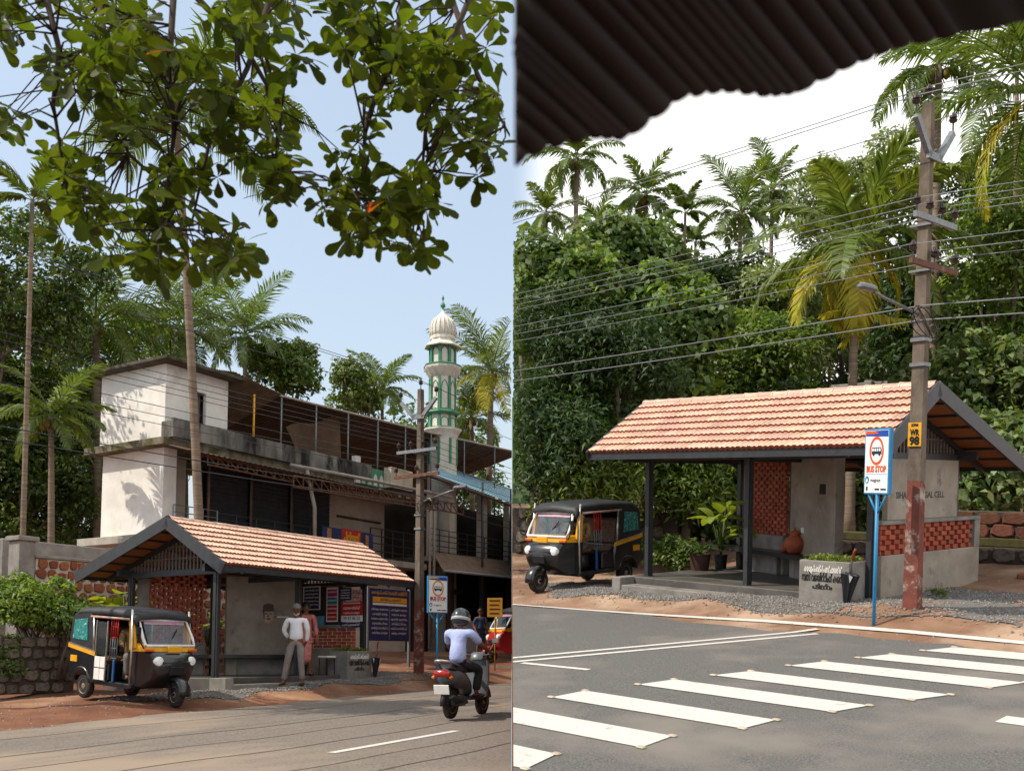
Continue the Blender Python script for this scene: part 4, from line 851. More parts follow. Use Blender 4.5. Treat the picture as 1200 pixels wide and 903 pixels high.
def rickshaw(P, loc, rz, label, body=autoblack, door=True, sc=1, detail=True):
    """auto rickshaw, nose towards +x; the closed side panel is on its right (-y)"""
    o = thing('auto_rickshaw', label, 'auto rickshaw', P, loc, rz, sc=sc)
    W_ = .62
    mb = MB(); mb.slab([(-1.22, .34), (-1.3, .52), (-1.29, .98), (-.42, .86), (-.36, .62), (-.4, .34), (-.58, .3), (-.6, .42), (-.7, .52), (-.85, .55), (-1.0, .52), (-1.1, .42), (-1.12, .32)], W_, .03); mb.build('rear_body', body, o, 30)
    mb = MB(); mb.cbox(-.45, .72, -W_+.02, W_-.02, .3, .39, .02); mb.build('floor_pan', body, o)
    # nose: lofted, narrowing forward
    mb = MB(); prof = [(.58, .33), (.58, 1.0), (1.0, 1.01), (1.12, .97), (1.2, .88), (1.24, .74), (1.22, .6), (1.14, .48), (1.0, .4), (.9, .33)]; vs = []; n = len(prof)
    cols_ = [(-1, .9), (-.97, .97), (-.88, 1), (-.5, 1.02), (0, 1.03), (.5, 1.02), (.88, 1), (.97, .97), (1, .9)]
    for yk, xk in cols_:
        for x, z in prof: fx_ = sstep(x, .8, 1.25); vs.append((.58+(x-.58)*(xk if x > .7 else 1)-fx_*.05*abs(yk)**2, yk*lerp(.6, .43, fx_)*lerp(.88, 1, sstep(z, .33, .7)), z+(0 if abs(yk) < .95 else (-.03 if z > .7 else .03))))
    mb.add(vs, [(c_*n+k, c_*n+(k+1) % n, (c_+1)*n+(k+1) % n, (c_+1)*n+k) for c_ in range(8) for k in range(n)]+[tuple(range(n)), tuple(range(8*n, 9*n))]); nose = mb.build('nose', body, o, 40)
    mb = MB(); mb.slab([(1.17, .86), (1.23, .82), (1.2, .72), (1.14, .76)], .3, .02); mb.build('headlight_brow', body, o, 40)
    for s in (-1, 1):
        mb = MB(); mb.X = Matrix.Translation((1.16, s*.345, .83)) @ Matrix.Rotation(PI/2+s*0, 4, 'Y'); mb.lathe([(.085, -.05), (.09, .02), (.075, .045), (.03, .06)], 14); mb.build('headlight', lampm, o, 40)
        mb = MB(); mb.cbox(1.0, 1.06, s*.46-.09, s*.46+.09, 1.0, 1.05, .01); mb.build('indicator', M('amber_lens', 'c05a20', 'd07028', .3), o)
    mb = MB(); mb.cbox(1.235, 1.262, -.16, .16, .58, .74, .01); mb.build('grille', blackp, o)
    mb = MB(); mb.cbox(1.115, 1.15, -.14, .14, .99, 1.1, .006); mb.build('number_plate', yellowp, o)
    # yellow cowl band and windscreen
    mb = MB(); vs = []
    for x, z in ((1.03, 1.0), (1.0, 1.1), (.62, 1.12), (.62, .98)):
        for y in (-.58 if x < .8 else -.52, .58 if x < .8 else .52): vs.append((x, y, z))
    mb.add(vs, [(0, 1, 3, 2), (2, 3, 5, 4), (0, 2, 4, 6), (1, 7, 5, 3), (6, 4, 5, 7), (0, 6, 7, 1)]).build('cowl_band', yellowp, o)
    def scr(k, y): return (lerp(1.0, .72, k), y*lerp(1, .96, k), lerp(1.1, 1.56, k))
    mb = MB(); mb.quad(scr(.06, -.46), scr(.06, .46), scr(.95, .46), scr(.95, -.46)); mb.build('windscreen', glassm, o)
    mb = MB(); ring = [scr(0, -.52), scr(0, .52), scr(.3, .54), scr(1, .52), scr(1, -.52), scr(.3, -.54), scr(0, -.52)]; mb.tube(ring, .028, 6, False); mb.build('windscreen_frame', whitep, o, 1)
    mb = MB(); mb.quad(tuple(Vector(scr(.82, -.45))+Vector((.008, 0, .004))), tuple(Vector(scr(.82, .45))+Vector((.008, 0, .004))), tuple(Vector(scr(.96, .45))+Vector((.008, 0, .004))), tuple(Vector(scr(.96, -.45))+Vector((.008, 0, .004)))); mb.build('sun_strip', M('strip_print', '7fa3c4', 'c9696a', .4, 14), o)
    mb = MB(); mb.beam((.95, 0, 1.13), (.86, .22, 1.4), .012, .02); mb.build('wiper', blackp, o)
    for s in (-1, 1):
        mb = MB(); mb.slab([(.62, 1.0), (.78, 1.05), (.66, 1.6), (.56, 1.6)], .025, .008, s*.575); mb.build('pillar', yellowp, o)
        mb = MB(); mb.tube([(.72, s*.62, .36), (.74, s*.63, 1.0), (.66, s*.61, 1.74)], .02, 8); mb.build('grab_bar', chrome, o, 1)
        mb = MB(); mb.tube([(.95, s*.52, 1.05), (1.05, s*.66, 1.15), (1.05, s*.7, 1.3)], .012, 6); mb.X = Matrix.Translation((1.05, s*.72, 1.36)); mb.cbox(-.02, .02, -.05, .05, -.08, .08, .015); mb.build('mirror', blackp, o, 40)
    # hood
    mb = MB(); prof = [(-1.3, .99), (-1.27, 1.45), (-1.2, 1.62), (-1.05, 1.72), (-.6, 1.76), (.0, 1.77), (.55, 1.75), (.72, 1.7), (.8, 1.58)]; vs = []; k = len(prof); ys = [(-W_, -.16), (-W_+.02, -.07), (-W_+.1, -.015), (0, .02), (W_-.1, -.015), (W_-.02, -.07), (W_, -.16)]
    for y, dz in ys:
        for i, (x, z) in enumerate(prof): f = sstep(i, 1, 4); vs.append((x+(.03 if abs(y) > .55 and i < 4 else 0), y, z+dz*f))
    m_ = len(ys); mb.add(vs, [(a*k+i, a*k+i+1, (a+1)*k+i+1, (a+1)*k+i) for a in range(m_-1) for i in range(k-1)]); o1 = mb.build('hood', canvas, o, 60); sm = o1.modifiers.new('t', 'SOLIDIFY'); sm.thickness = .02
    for s in (-1, 1):
        mb = MB(); mb.slab([(-1.28, .98), (-1.25, 1.45), (-1.18, 1.58), (-.62, 1.62), (-.55, 1.55), (-.48, .88)], .012, .004, s*.612); q = mb.build('side_curtain', canvas, o)
        mb = MB(); mb.slab([(-1.18, 1.12), (-1.14, 1.48), (-.72, 1.52), (-.68, 1.1)], .006, .003, s*.63); mb.build('side_window', teal, q)
        mb = MB(); mb.slab([(-1.31, .95), (-1.31, 1.02), (-.38, .9), (-.36, .82)], .012, .004, s*.628); mb.build('stripe', yellowp, o)
        mb = MB(); mb.beam((-1.3, s*.635, 1.035), (-.4, s*.635, .915), .012, .022); mb.build('trim_strip', chrome, o)
        mb = MB(); mb.tube([(-.62, s*.62, 1.56), (.62, s*.63, 1.56)], .022, 8); mb.build('awning_rail', M('awning_red_white', 'b9a9a0', 'a06a5c', .5, 5), o, 1)
        mb = MB(); mb.tube([(-.46, s*.62, .86), (-.52, s*.62, 1.56)], .022, 8); mb.build('grab_bar', chrome, o, 1)
        mb = MB(); mb.cbox(-1.22, -1.0, s*.626-.006, s*.626+.006, .68, .8, .003); mb.build('number_plate', yellowp, o)
        # rear mudguard arch
        mb = MB(); arc = [(-.85+.3*math.cos(a), s*.6, .27+.31*math.sin(a)) for a in np.linspace(.15, PI-.15, 9)]; mb.tube(arc, .04, 6); mb.build('rear_mudguard', body, o, 1)
        # divider grille between driver and passenger
        mb = MB()
        for i in range(4): x = .0+.07*i; mb.tube([(x, s*.58, 1.2), (x, s*.58, 1.55)], .013, 5)
        mb.tube([(0, s*.58, 1.2), (.21, s*.58, 1.2)], .013, 5); mb.tube([(0, s*.58, 1.4), (.21, s*.58, 1.4)], .013, 5); mb.build('guard_bars', redp, o, 1)
        mb = MB()
        for i in range(4): x = .0+.07*i; mb.tube([(x, s*.58, .82), (x, s*.58, 1.185)], .011, 5)
        mb.tube([(0, s*.58, 1.0), (.21, s*.58, 1.0)], .011, 5); mb.tube([(0, s*.58, .82), (.21, s*.58, .82)], .011, 5); mb.build('guard_bars', M('grey_bars', '6c6f72', '565a5d', .5), o, 1)
        mb = MB(); mb.cbox(.14, .2, s*.6-.015, s*.6+.015, .39, .8, .008); mb.build('blue_post', M('blue_trim', '1f4f8c', '194274', .5), o)
        wheel(o, (-.85, s*.5, .235), .235, .13)
    mb = MB(); mb.lathe([(.02, .39), (.2, .4), (.24, .47), (.24, .68), (.2, .74), (.05, .75)], 16, (.38, 0, 0), 1, 2.2); mb.build('seat_base', blackp, o, 60)
    mb = MB(); mb.cbox(.18, .56, -.5, .5, .752, .82, .03); mb.build('driver_seat', M('brown_seat', '6b4a34', '523826', .7, 12), o)
    seatb = M('spotted_seat', '7d6250', '55402f', .8, 22)
    mb = MB(); mb.cbox(-.62, -.1, -.52, .52, .72, .84, .04); mb.build('passenger_seat', seatb, o)
    for y0, y1 in ((-.5, -.02), (.02, .5)): mb = MB(); mb.X = Matrix.Translation((-.62, 0, .84)) @ Matrix.Rotation(-.15, 4, 'Y'); mb.cbox(-.06, .06, y0, y1, 0, .55, .05); mb.build('backrest', seatb, o)
    mb = MB(); mb.cbox(-.45, .0, -.6, .6, .391, .72, .02); mb.build('seat_box', body, o)
    if door:
        mb = MB(); mb.cbox(-.37, -.2, -.655, -.632, .4, .61, .004); mb.cbox(-.37, -.2, -.655, -.632, .63, .83, .004); mb.cbox(-.19, -.04, -.655, -.632, .4, .61, .004); mb.cbox(-.19, -.04, -.655, -.632, .63, .83, .004); mb.build('door_panel', whitep, o)
        mb = MB(); mb.cbox(-.39, -.02, -.645, -.628, .38, 1.5, .004) if 0 else mb.box(-.385, -.37, -.652, -.63, .38, 1.5).box(-.035, -.02, -.652, -.63, .38, 1.5); mb.build('door_frame', chrome, o)
        mb = MB(); mb.quad((-.37, -.636, .86), (-.035, -.636, .86), (-.035, -.636, 1.48), (-.4, -.636, 1.48)); mb.build('door_window', M('smoked_glass', '3a4044', '2c3236', .1, 3, alpha=.6), o)
    # front wheel, fork, mudguard
    wheel(o, (1.27, 0, .235), .235, .12, -.12)
    mb = MB(); mb.beam((1.24, -.09, .24), (1.1, -.07, .5), .03, .05); mb.beam((1.24, .09, .24), (1.1, .07, .5), .03, .05); mb.tube([(1.27, -.1, .235), (1.27, .1, .235)], .025, 8); mb.build('fork', blackp, o)
    mb = MB(); vs = []; ar = np.linspace(-.1, PI*.8, 9)
    for a in ar:
        for y, k_ in ((-.12, .9), (-.06, 1.04), (.06, 1.04), (.12, .9)): vs.append((1.27+.29*k_*math.cos(a), y, .25+.29*k_*math.sin(a)))
    mb.add(vs, [(4*i+k_, 4*i+k_+1, 4*i+k_+5, 4*i+k_+4) for i in range(8) for k_ in range(3)]); q = mb.build('front_mudguard', body, o, 60); q.modifiers.new('t', 'SOLIDIFY').thickness = .012
    mb = MB(); mb.tube([(.62, 0, .8), (.72, 0, 1.05)], .025, 8); mb.tube([(.62, -.3, 1.08), (.72, 0, 1.06), (.62, .3, 1.08)], .016, 6); mb.build('handlebar', blackp, o, 1)
    return o
SIT = dict(pelvis=(0, 0, .0), belly=(0, .01, .16), chest=(0, -.01, .36), neck=(0, -.02, .53), head=(0, -.05, .66), shl=(.18, -.01, .47), ell=(.22, -.12, .23), wrl=(.2, -.34, .22), hal=(.2, -.42, .22), shr=(-.18, -.01, .47), elr=(-.22, -.12, .23), wrr=(-.2, -.34, .22), har=(-.2, -.42, .22),
           hpl=(.09, -.05, -.02), knl=(.13, -.42, -.02), anl=(.12, -.4, -.4), tol=(.12, -.52, -.43), hpr=(-.09, -.05, -.02), knr=(-.13, -.42, -.02), anr=(-.12, -.4, -.4), tor=(-.12, -.52, -.43))
khaki = M('khaki_shirt', '8d7350', '765e40', .85, 6, bump=.9, bs=9)
pf, pr_ = pix('L', 206, 821, y=18.5), pix('L', 93, 812, y=20.3)
hd_ = math.atan2(pf.y-pr_.y, pf.x-pr_.x)
def ride(P, pf, pr_, label, door, dl, sc):
    a = math.atan2(pf.y-pr_.y, pf.x-pr_.x); d = Vector((math.cos(a), math.sin(a), 0)); sx_ = 1 if P == 'L' else -1
    c = Vector((pf.x, pf.y, 0))-d*1.27*sc; n = Vector((-d.y, d.x, 0))
    c.z = gz(c.x, c.y)+.0
    r = rickshaw(P, c, a, label, door=door, sc=sc)
    zf, zk = gdirt(*(c+d*1.27*sc)[:2]), gdirt(*(c-d*.85*sc)[:2]); pit = math.atan2(zf-zk, 2.12*sc); c.z = lerp(zk, zf, .85/2.12)
    r.matrix_basis = FR[P] @ Matrix.Translation(c) @ Matrix.Rotation(a, 4, 'Z') @ Matrix.Rotation(-pit, 4, 'Y') @ Matrix.Scale(sc, 4)
    q = c+d*.24*sc+n*(-.24 if P == 'L' else .24)*sc+Vector((0, 0, .86*sc))
    person(P, q, a+PI/2+(-.5 if P == 'L' else .3), dl, SIT, khaki, M('khaki_trousers', '6e6a62', '5c5852', .9, 6), black_hair, 1, mask=M('check_mask', 'c9cce0', '4a5a9a', .8, 60, contrast=(.49, .51)), sc=.93*sc, shoes=M('brown_leather', '4a2a1c', '3a2118', .5))
    return r
ride('L', pf, pr_, 'black and yellow auto rickshaw facing right in front of the rubble wall', True, 'driver in khaki shirt and checked mask in the rickshaw facing right', .98)
pf, pr_ = pix('R', 631, 688, z=.02), pix('R', 738, 676, z=.02)
ride('R', pf, pr_, 'black and yellow auto rickshaw facing left behind the shelter post', False, 'driver in khaki shirt seated in the rickshaw facing left', 1.0)
p = pix('L', 616, 777, y=33); rickshaw('L', (p.x, p.y, p.z), 2.6, 'red rickshaw just showing at the right edge of the left picture', body=M('red_body', 'a81e22', '8f181c', .35, 5, coat=.3), door=False)
# scooter and rider
def scooter(P, loc, rz, label):
    o = thing('scooter', label, 'scooter', P, loc, rz)         # nose +x, rear wheel at x=-.62, front wheel at x=.62
    grey_b = M('scooter_grey', '5b5e62', '484b4f', .35, 5, coat=.3); dk = M('scooter_black', '1a1b1d', '222325', .5, 6)
    wheel(o, (-.6, 0, .235), .235, .1); wheel(o, (.63, 0, .235), .235, .09)
    mb = MB(); secs = [(-.95, .62, .74, .05), (-.85, .55, .8, .13), (-.6, .5, .82, .17), (-.3, .42, .78, .17), (-.08, .36, .66, .13), (.0, .34, .5, .1)]; vs = []; n = 12
    for x, z0, z1, w in secs:
        for k in range(n): a = 2*PI*k/n; vs.append((x, w*math.cos(a), (z0+z1)/2+(z1-z0)/2*math.sin(a)))
    mb.add(vs, [(i*n+k, i*n+(k+1) % n, (i+1)*n+(k+1) % n, (i+1)*n+k) for i in range(5) for k in range(n)]+[tuple(range(n)), tuple(range(5*n, 6*n))]); mb.build('rear_panel', grey_b, o, 1)
    mb = MB(); mb.slab([(-.85, .8), (-.8, .86), (-.45, .85), (-.3, .8), (-.05, .78), (0, .72), (-.3, .72), (-.7, .76)], .13, .03); mb.build('seat', dk, o, 60)
    mb = MB(); mb.tube([(-.6, -.14, .84), (-.9, -.13, .9), (-1.02, -.06, .92), (-1.02, .06, .92), (-.9, .13, .9), (-.6, .14, .84)], .018, 8); mb.build('grab_rail', chrome, o, 1)
    mb = MB(); mb.lathe([(.01, -.05), (.08, -.03), (.1, .03), (.06, .08)], 12, (-.92, 0, .7), .5, 1.6); mb.build('tail_light', M('red_lens', 'b02018', '8c1812', .2, spec=.6), o, 1)
    for s in (-1, 1): mb = MB(); mb.lathe([(.01, -.03), (.035, 0), (.01, .03)], 10, (-.9, s*.15, .66), 1, 1.2); mb.build('indicator', M('amber_lens', 'c05a20', 'd07028', .3), o, 1)
    mb = MB(); mb.X = Matrix.Translation((-.93, 0, .47)) @ Matrix.Rotation(-.25, 4, 'Y'); mb.cbox(-.008, .008, -.13, .13, -.075, .075, .004); mb.build('number_plate', whitep, o)
    mb = MB(); mb.X = Matrix.Identity(4); arc = [(-.6+.28*math.cos(a), 0, .24+.28*math.sin(a)) for a in np.linspace(.6, PI+.1, 9)]; mb.tube(arc, .05, 8); mb.build('rear_mudguard', dk, o, 1)
    mb = MB(); mb.cbox(-.75, -.25, -.13, -.05, .2, .36, .03); mb.build('engine', M('engine_metal', '55565a', '3c3d40', .5, 8, metal=.4), o); mb = MB(); mb.tube([(-.3, -.14, .26), (-.6, -.16, .28), (-.9, -.16, .36)], [.03, .05, .045], 10); mb.build('exhaust', dk, o, 1)
    mb = MB(); mb.cbox(-.12, .38, -.15, .15, .28, .35, .02); mb.build('footboard', dk, o)
    mb = MB(); mb.slab([(.34, .3), (.42, .3), (.56, .62), (.52, .92), (.44, .95), (.42, .6)], .19, .05); mb.build('front_apron', grey_b, o, 60)
    mb = MB(); arc = [(.63+.27*math.cos(a), 0, .24+.27*math.sin(a)) for a in np.linspace(.2, PI-.3, 8)]; mb.tube(arc, .06, 8, True, .7); mb.build('front_mudguard', grey_b, o, 1)
    mb = MB(); mb.tube([(.63, .06, .24), (.52, .05, .6)], .022, 6); mb.tube([(.63, -.06, .24), (.52, -.05, .6)], .022, 6); mb.build('fork', dk, o)
    mb = MB(); mb.slab([(.38, .93), (.52, .9), (.58, .98), (.5, 1.06), (.4, 1.04)], .13, .04); mb.build('handlebar_cowl', grey_b, o, 60)
    mb = MB(); mb.tube([(.36, -.34, 1.02), (.42, -.15, 1.0), (.42, .15, 1.0), (.36, .34, 1.02)], .017, 8); mb.build('handlebar', dk, o, 1)
    for s in (-1, 1): mb = MB(); mb.tube([(.42, s*.2, 1.02), (.43, s*.3, 1.2)], .008, 5); mb.X = Matrix.Translation((.43, s*.33, 1.24)); mb.cbox(-.015, .015, -.06, .06, -.045, .045, .012); mb.build('mirror', chrome, o, 40)
    return o
a, b = pix('L', 529, 843, y=16.4), pix('L', 563, 836, y=17.45); an = math.atan2(b.y-a.y, b.x-a.x); c = lerp(a, b, .5); c.z = gz(c.x, c.y)+.012; SS = .97
scooter('L', c, an, 'dark grey scooter ridden away to the right on the road')
d = Vector((math.cos(an), math.sin(an), 0)); q = c-d*.34+Vector((0, 0, .88))
person('L', q, an+PI/2, 'scooter rider in pale blue shirt and dark helmet seen from behind', dict(SIT, chest=(0, -.05, .36), neck=(0, -.08, .53), head=(0, -.11, .66), shl=(.2, -.05, .47), shr=(-.2, -.05, .47), ell=(.3, -.3, .26), wrl=(.3, -.56, .18), hal=(.3, -.66, .16), elr=(-.3, -.3, .26), wrr=(-.3, -.56, .18), har=(-.3, -.66, .16), hpl=(.1, -.06, -.02), knl=(.18, -.42, -.1), anl=(.15, -.36, -.46), tol=(.15, -.48, -.5), hpr=(-.1, -.06, -.02), knr=(-.18, -.42, -.1), anr=(-.15, -.36, -.46), tor=(-.15, -.48, -.5)),
       M('pale_blue_shirt', 'a9b4dc', '94a0cc', .85, 5, bump=1, bs=8), M('dark_trousers', '2b2b30', '222226', .9, 6), black_hair, .5, helmet=M('helmet_black', '24272a', '30353a', .25, 4, coat=.5), shoes=M('brown_leather', '4a2a1c', '3a2118', .5), sc=1.03)
# ---------------------------------------------------------------- utility pole, wires, signs, walls, pots
polecon = M('pole_concrete', '75695c', '544a40', .9, 5, c3='4f463e', s3=3, bump=.4, bs=25, stretch=(1, 1, .5))
polered = M('pole_red_paint', '7a4438', '5e352c', .85, 6, c3='a49a8e', s3=5, th3=.52, bump=.4, bs=25)
insm = M('insulator', '3a2a26', '2c201d', .3, 5, spec=.6)
def insulator(mb, p):
    mb.lathe([(.012, -.12), (.012, -.02), (.05, 0), (.06, .03), (.035, .045), (.055, .06), (.05, .09), (.025, .1), (.02, .13)], 10, p)
WIRES = []
def utility_pole(P, x, y, zb_, H, label, plate):
    sg = -1 if P == 'L' else 1      # side of the shaft the ironwork is bolted to
    def wl(z, py, r, w): WIRES.append((P, x+sg*.12, y+py, z, r, w))
    o = thing('utility_pole', label, 'utility pole', P, (x, y, zb_))
    def seg(z0, z1, mat, name):
        mb = MB(); f = lambda z: lerp(.108, .068, z/H); vs = []
        for z in (z0, z1): w = f(z); vs += [(-w, -w*.8, z), (w, -w*.8, z), (w, w*.8, z), (-w, w*.8, z)]
        mb.add(vs, [(0, 1, 2, 3)[::-1], (4, 5, 6, 7), (0, 1, 5, 4), (1, 2, 6, 5), (2, 3, 7, 6), (3, 0, 4, 7)]); return mb.build(name, mat, o)
    seg(-.3, 1.95, polered, 'painted_base'); seg(1.95, H, polecon, 'shaft')
    # V-arm with three insulators
    mb = MB(); mb.beam((sg*.1, -.12, H-.75), (sg*.1, -.55, H-.3), .07, .09); mb.beam((sg*.1, .12, H-.75), (sg*.1, .55, H-.3), .07, .09); mb.beam((sg*.11, -.2, H-.74), (sg*.11, .2, H-.74), .05, .1); mb.build('v_arm', steel, o)
    for py, pz, w in ((-.56, H-.14, 'road side of the V arm'), (.56, H-.14, 'far side of the V arm'), (0, H+.14, 'very tip')): mb = MB(); insulator(mb, (sg*.1*(py != 0), py, pz)); mb.build('insulator', insm, o, 50); wl(zb_+pz+.1, py, .007, w)
    for z, w, mt, n in ((H-1.62, .62, steel, 4), (H-2.25, .7, rust, 3)):
        mb = MB(); mb.beam((sg*.16, -w, z), (sg*.16, w, z), .05, .08); mb.build('cross_arm', mt, o)
        mb = MB(); mb.beam((-.17, 0, z-.04), (.17, 0, z-.04), .2, .03); mb.build('clamp', steel, o)
        for i in range(n):
            py = lerp(-w*.92, w*.92, i/(n-1)); mb = MB(); insulator(mb, (sg*.16, py, z+.14)); mb.build('insulator', insm, o, 50); wl(zb_+z+.22, py, .0062, '%s insulator of the %s arm' % (('first', 'second', 'third', 'fourth')[i], 'grey steel' if mt is steel else 'rusty'))
    for z in (H-3.25, H-3.6): mb = MB(); mb.beam((-.11, 0, z), (.11, 0, z), .2, .05); mb.build('clamp', steel, o)
    mb = MB(); mb.tube([(0, -.1, H-2.9), (-.1, -.9, H-2.75), (-.12, -1.15, H-2.7)], .022, 8); q = mb.build('lamp_arm', steel, o, 1)
    mb = MB(); mb.X = Matrix.Translation((-.13, -1.3, H-2.66)); mb.cbox(-.06, .06, -.22, .18, -.04, .05, .03); mb.build('lamp_head', steel, q, 40)
    mb = MB()
    for k in range(3): mb.tube([(sg*.2+.06*math.cos(a), -.3+.28*math.cos(a+k), H-3.05+.2*math.sin(a)) for a in np.linspace(0, 2*PI, 18)], .008, 4, False)
    mb.build('cable_coil', blackp, o)
    for z, w in ((H-2.8, 'lamp bracket'), (H-3.0, 'cable coil')): wl(zb_+z, -.2, .009, w)
    if plate:
        mb = MB(); c = FI[P] @ Vector((0, 0, 0)); a = math.atan2(c.y-y, c.x-x)+PI/2; mb.X = Matrix.Rotation(-PI/2+PI/2, 4, 'Z')
        w = .14
        e = MB(); e.cbox(-.1, .1, -.1, -.093, 2.44, 2.78, .003); pl = e.build('number_plate', yellowp, o)
        text('lettering', 'WR', .12, blackp, pl, (0, -.102, 2.635), w=.14, bold=.006); text('lettering', '98', .16, blackp, pl, (0, -.102, 2.515), w=.15, bold=.008); text('lettering', 'KPM', .055, blackp, pl, (0, -.102, 2.74), w=.1, bold=.003)
    return o
utility_pole('L', 5.78, -1.0, .2, 7.35, 'concrete utility pole with red base beside the left bus stop sign', False)
utility_pole('R', 5.8, -1.0, .2, 7.2, 'concrete utility pole with yellow plate WR 98 before the right gable', True)
wirem = M('cable_black', '2a2c30', '35373b', .6, 5)
for (P, x, y, z, r, wlab) in WIRES:
    mb = MB(); pts = []
    for a, b in ((-38, x), (x, 44)):
        for i in range(25):
            s = i/24; t = lerp(a, b, s); sag = .9*4*s*(1-s)*(.5 if True else 1); pts.append((t-x, (abs(t-x)*.004), -sag))
    o = solo('overhead_wire', mb.tube(pts, r, 4, False).mesh('overhead_wire', wirem if P == 'L' else M('cable_grey', '74767a', '62646a', .5, 5), 1), 'overhead wire at the %s of the %s pole' % (wlab, 'left hand' if P == 'L' else 'right hand'), 'wire', P, (x, y, z), group='overhead wires, %s picture' % ('left' if P == 'L' else 'right')); clip(o, P)
# bus stop signs
def bus_sign(P, x, y, label, orange):
    z0 = gz(x, y)+(0 if P == 'L' else .17); o = thing('bus_stop_sign', label, 'bus stop sign', P, (x, y, z0), -.45)
    bl = M('sign_blue', '2f86b8', '2a78a6', .4, 6)
    MB().tube([(0, 0, -.4), (0, 0, 1.78)], .025, 10).build('post', bl, o, 1)
    for s in (-1, 1): MB().tube([(0, 0, 1.42), (s*.22, 0, 1.72)], .014, 8).build('brace', bl, o, 1)
    mb = MB(); mb.cbox(-.28, .28, -.03, .03, 1.7, 2.62, .008); mb.build('frame', bl, o)
    w = M('sign_white', 'e8e8e4', 'dededa', .4, 5); mb = MB(); mb.box(-.255, .255, -.034, -.0301, 1.725, 2.595); bd = mb.build('face', w, o)
    def flat(pts, mat, dy): m = MB(); m.add([(a, -.034-dy, b) for a, b in pts], [tuple(range(len(pts)))]); return m.build('sign_print', mat, bd)
    og = M('sign_orange', 'd4562a', 'c84e24', .4); ring = MB(); n = 32; vs = []; cz = 2.31
    for i in range(n): a = 2*PI*i/n; vs += [(.16*math.cos(a), -.038, cz+.2*math.sin(a)), (.125*math.cos(a), -.038, cz+.16*math.sin(a))]
    ring.add(vs, [(2*i, (2*i+2) % (2*n), (2*i+3) % (2*n), 2*i+1) for i in range(n)]); ring.build('ring', og if not orange else M('ring_amber', 'd89018', 'c88010', .4), bd)
    flat([(-.11, 2.265), (.11, 2.265), (.11, 2.325), (.1, 2.36), (-.1, 2.36), (-.11, 2.325)], M('bus_ink', '202a3c', None, .5), .003)
    for k in range(4): flat([(-.095+.05*k, 2.305), (-.06+.05*k, 2.305), (-.06+.05*k, 2.345), (-.095+.05*k, 2.345)], w, .0045)
    for k in (-.065, .065): flat([(k+.022*math.cos(a), 2.26+.022*math.sin(a)) for a in np.linspace(0, 2*PI, 12, False)], M('bus_ink', '202a3c', None, .5), .005)
    text('lettering', 'BUS STOP', .12, og if not orange else redp, bd, (0, -.036, 2.05), w=.44, bold=.006)
    text('lettering', 'magnus', .075, M('bus_ink', '202a3c', None, .5), bd, (-.01, -.036, 1.9), w=.22)
    flat([(-.2+.045*math.cos(a), 1.905+.055*math.sin(a)) for a in np.linspace(0, 2*PI, 16, False)], bl, .003); flat([(-.2+.02*math.cos(a), 1.895+.03*math.sin(a)) for a in np.linspace(0, 2*PI, 12, False)], w, .0045)
    flat([(-.25, 2.52), (.25, 2.5), (.25, 2.59), (-.25, 2.59)], M('sign_band_blue', '23449a', None, .4), .002); flat([(-.25, 2.545), (.05, 2.55), (-.05, 2.59), (-.25, 2.59)], og if not orange else yellowp, .003)
    flat([(-.22, 1.75), (-.18, 1.75), (-.18, 1.81), (-.22, 1.81)], M('sign_green', '1f5a38', None, .5), .003)
    for k, wd in ((0, .1), (.13, .12)): flat([(-.02+k, 1.76), (-.02+k+wd, 1.76), (-.02+k+wd, 1.785), (-.02+k, 1.785)], M('bus_ink', '202a3c', None, .5), .003)
    flat([(-.24, 1.985), (.24, 1.985), (.24, 1.99), (-.24, 1.99)], bl, .003)
bus_sign('L', 5.55, -1.72, 'white bus stop sign on blue post behind the scooter rider', True)
bus_sign('R', 5.6, -1.74, 'white bus stop sign on blue post left of the pole marked WR 98', False)
# closed umbrellas hooked on the planters
for P, lb in (('L', 'closed black umbrella on the left shelter planter'), ('R', 'closed black umbrella leaning on the lettered planter at right')):
    o = thing('umbrella', lb, 'umbrella', P, (4.5, -.6, .02)); o.matrix_basis = o.matrix_basis @ Matrix.Rotation(.12, 4, 'Y') @ Matrix.Scale(1.15, 4)
    mb = MB(); vs = []; n = 16
    for z, r in ((0, .012), (.06, .02), (.3, .07), (.5, .115), (.58, .14), (.6, .1)):
        for k in range(n): a = 2*PI*k/n; q = r*(1 if k % 2 else .72); vs.append((q*math.cos(a), q*math.sin(a)*.6, z))
    mb.add(vs, [(i*n+k, i*n+(k+1) % n, (i+1)*n+(k+1) % n, (i+1)*n+k) for i in range(5) for k in range(n)]+[tuple(range(n)), tuple(range(5*n, 6*n))]); mb.build('canopy', M('umbrella_cloth', '121317', '1b1c22', .5, 6), o)
    mb = MB()
    for k in range(1, n, 4): a = 2*PI*k/n; mb.add([(.1*math.cos(a), .063*math.sin(a), .47), (.145*math.cos(a+.2), .09*math.sin(a+.2), .57), (.145*math.cos(a-.2), .09*math.sin(a-.2), .585)], [(0, 1, 2)])
    mb.build('lining', M('umbrella_silver', 'c6c8cc', None, .4), o)
    mb = MB(); mb.tube([(0, 0, .55), (0, 0, .8), (.01, 0, .86)], .012, 8); q = mb.build('shaft', steel, o, 1)
    mb = MB(); mb.tube([(.01, 0, .78), (.01, 0, .9), (.03, 0, .94)], .018, 8); mb.build('handle', M('wood_handle', '8a3f22', '73331b', .4), o, 1)
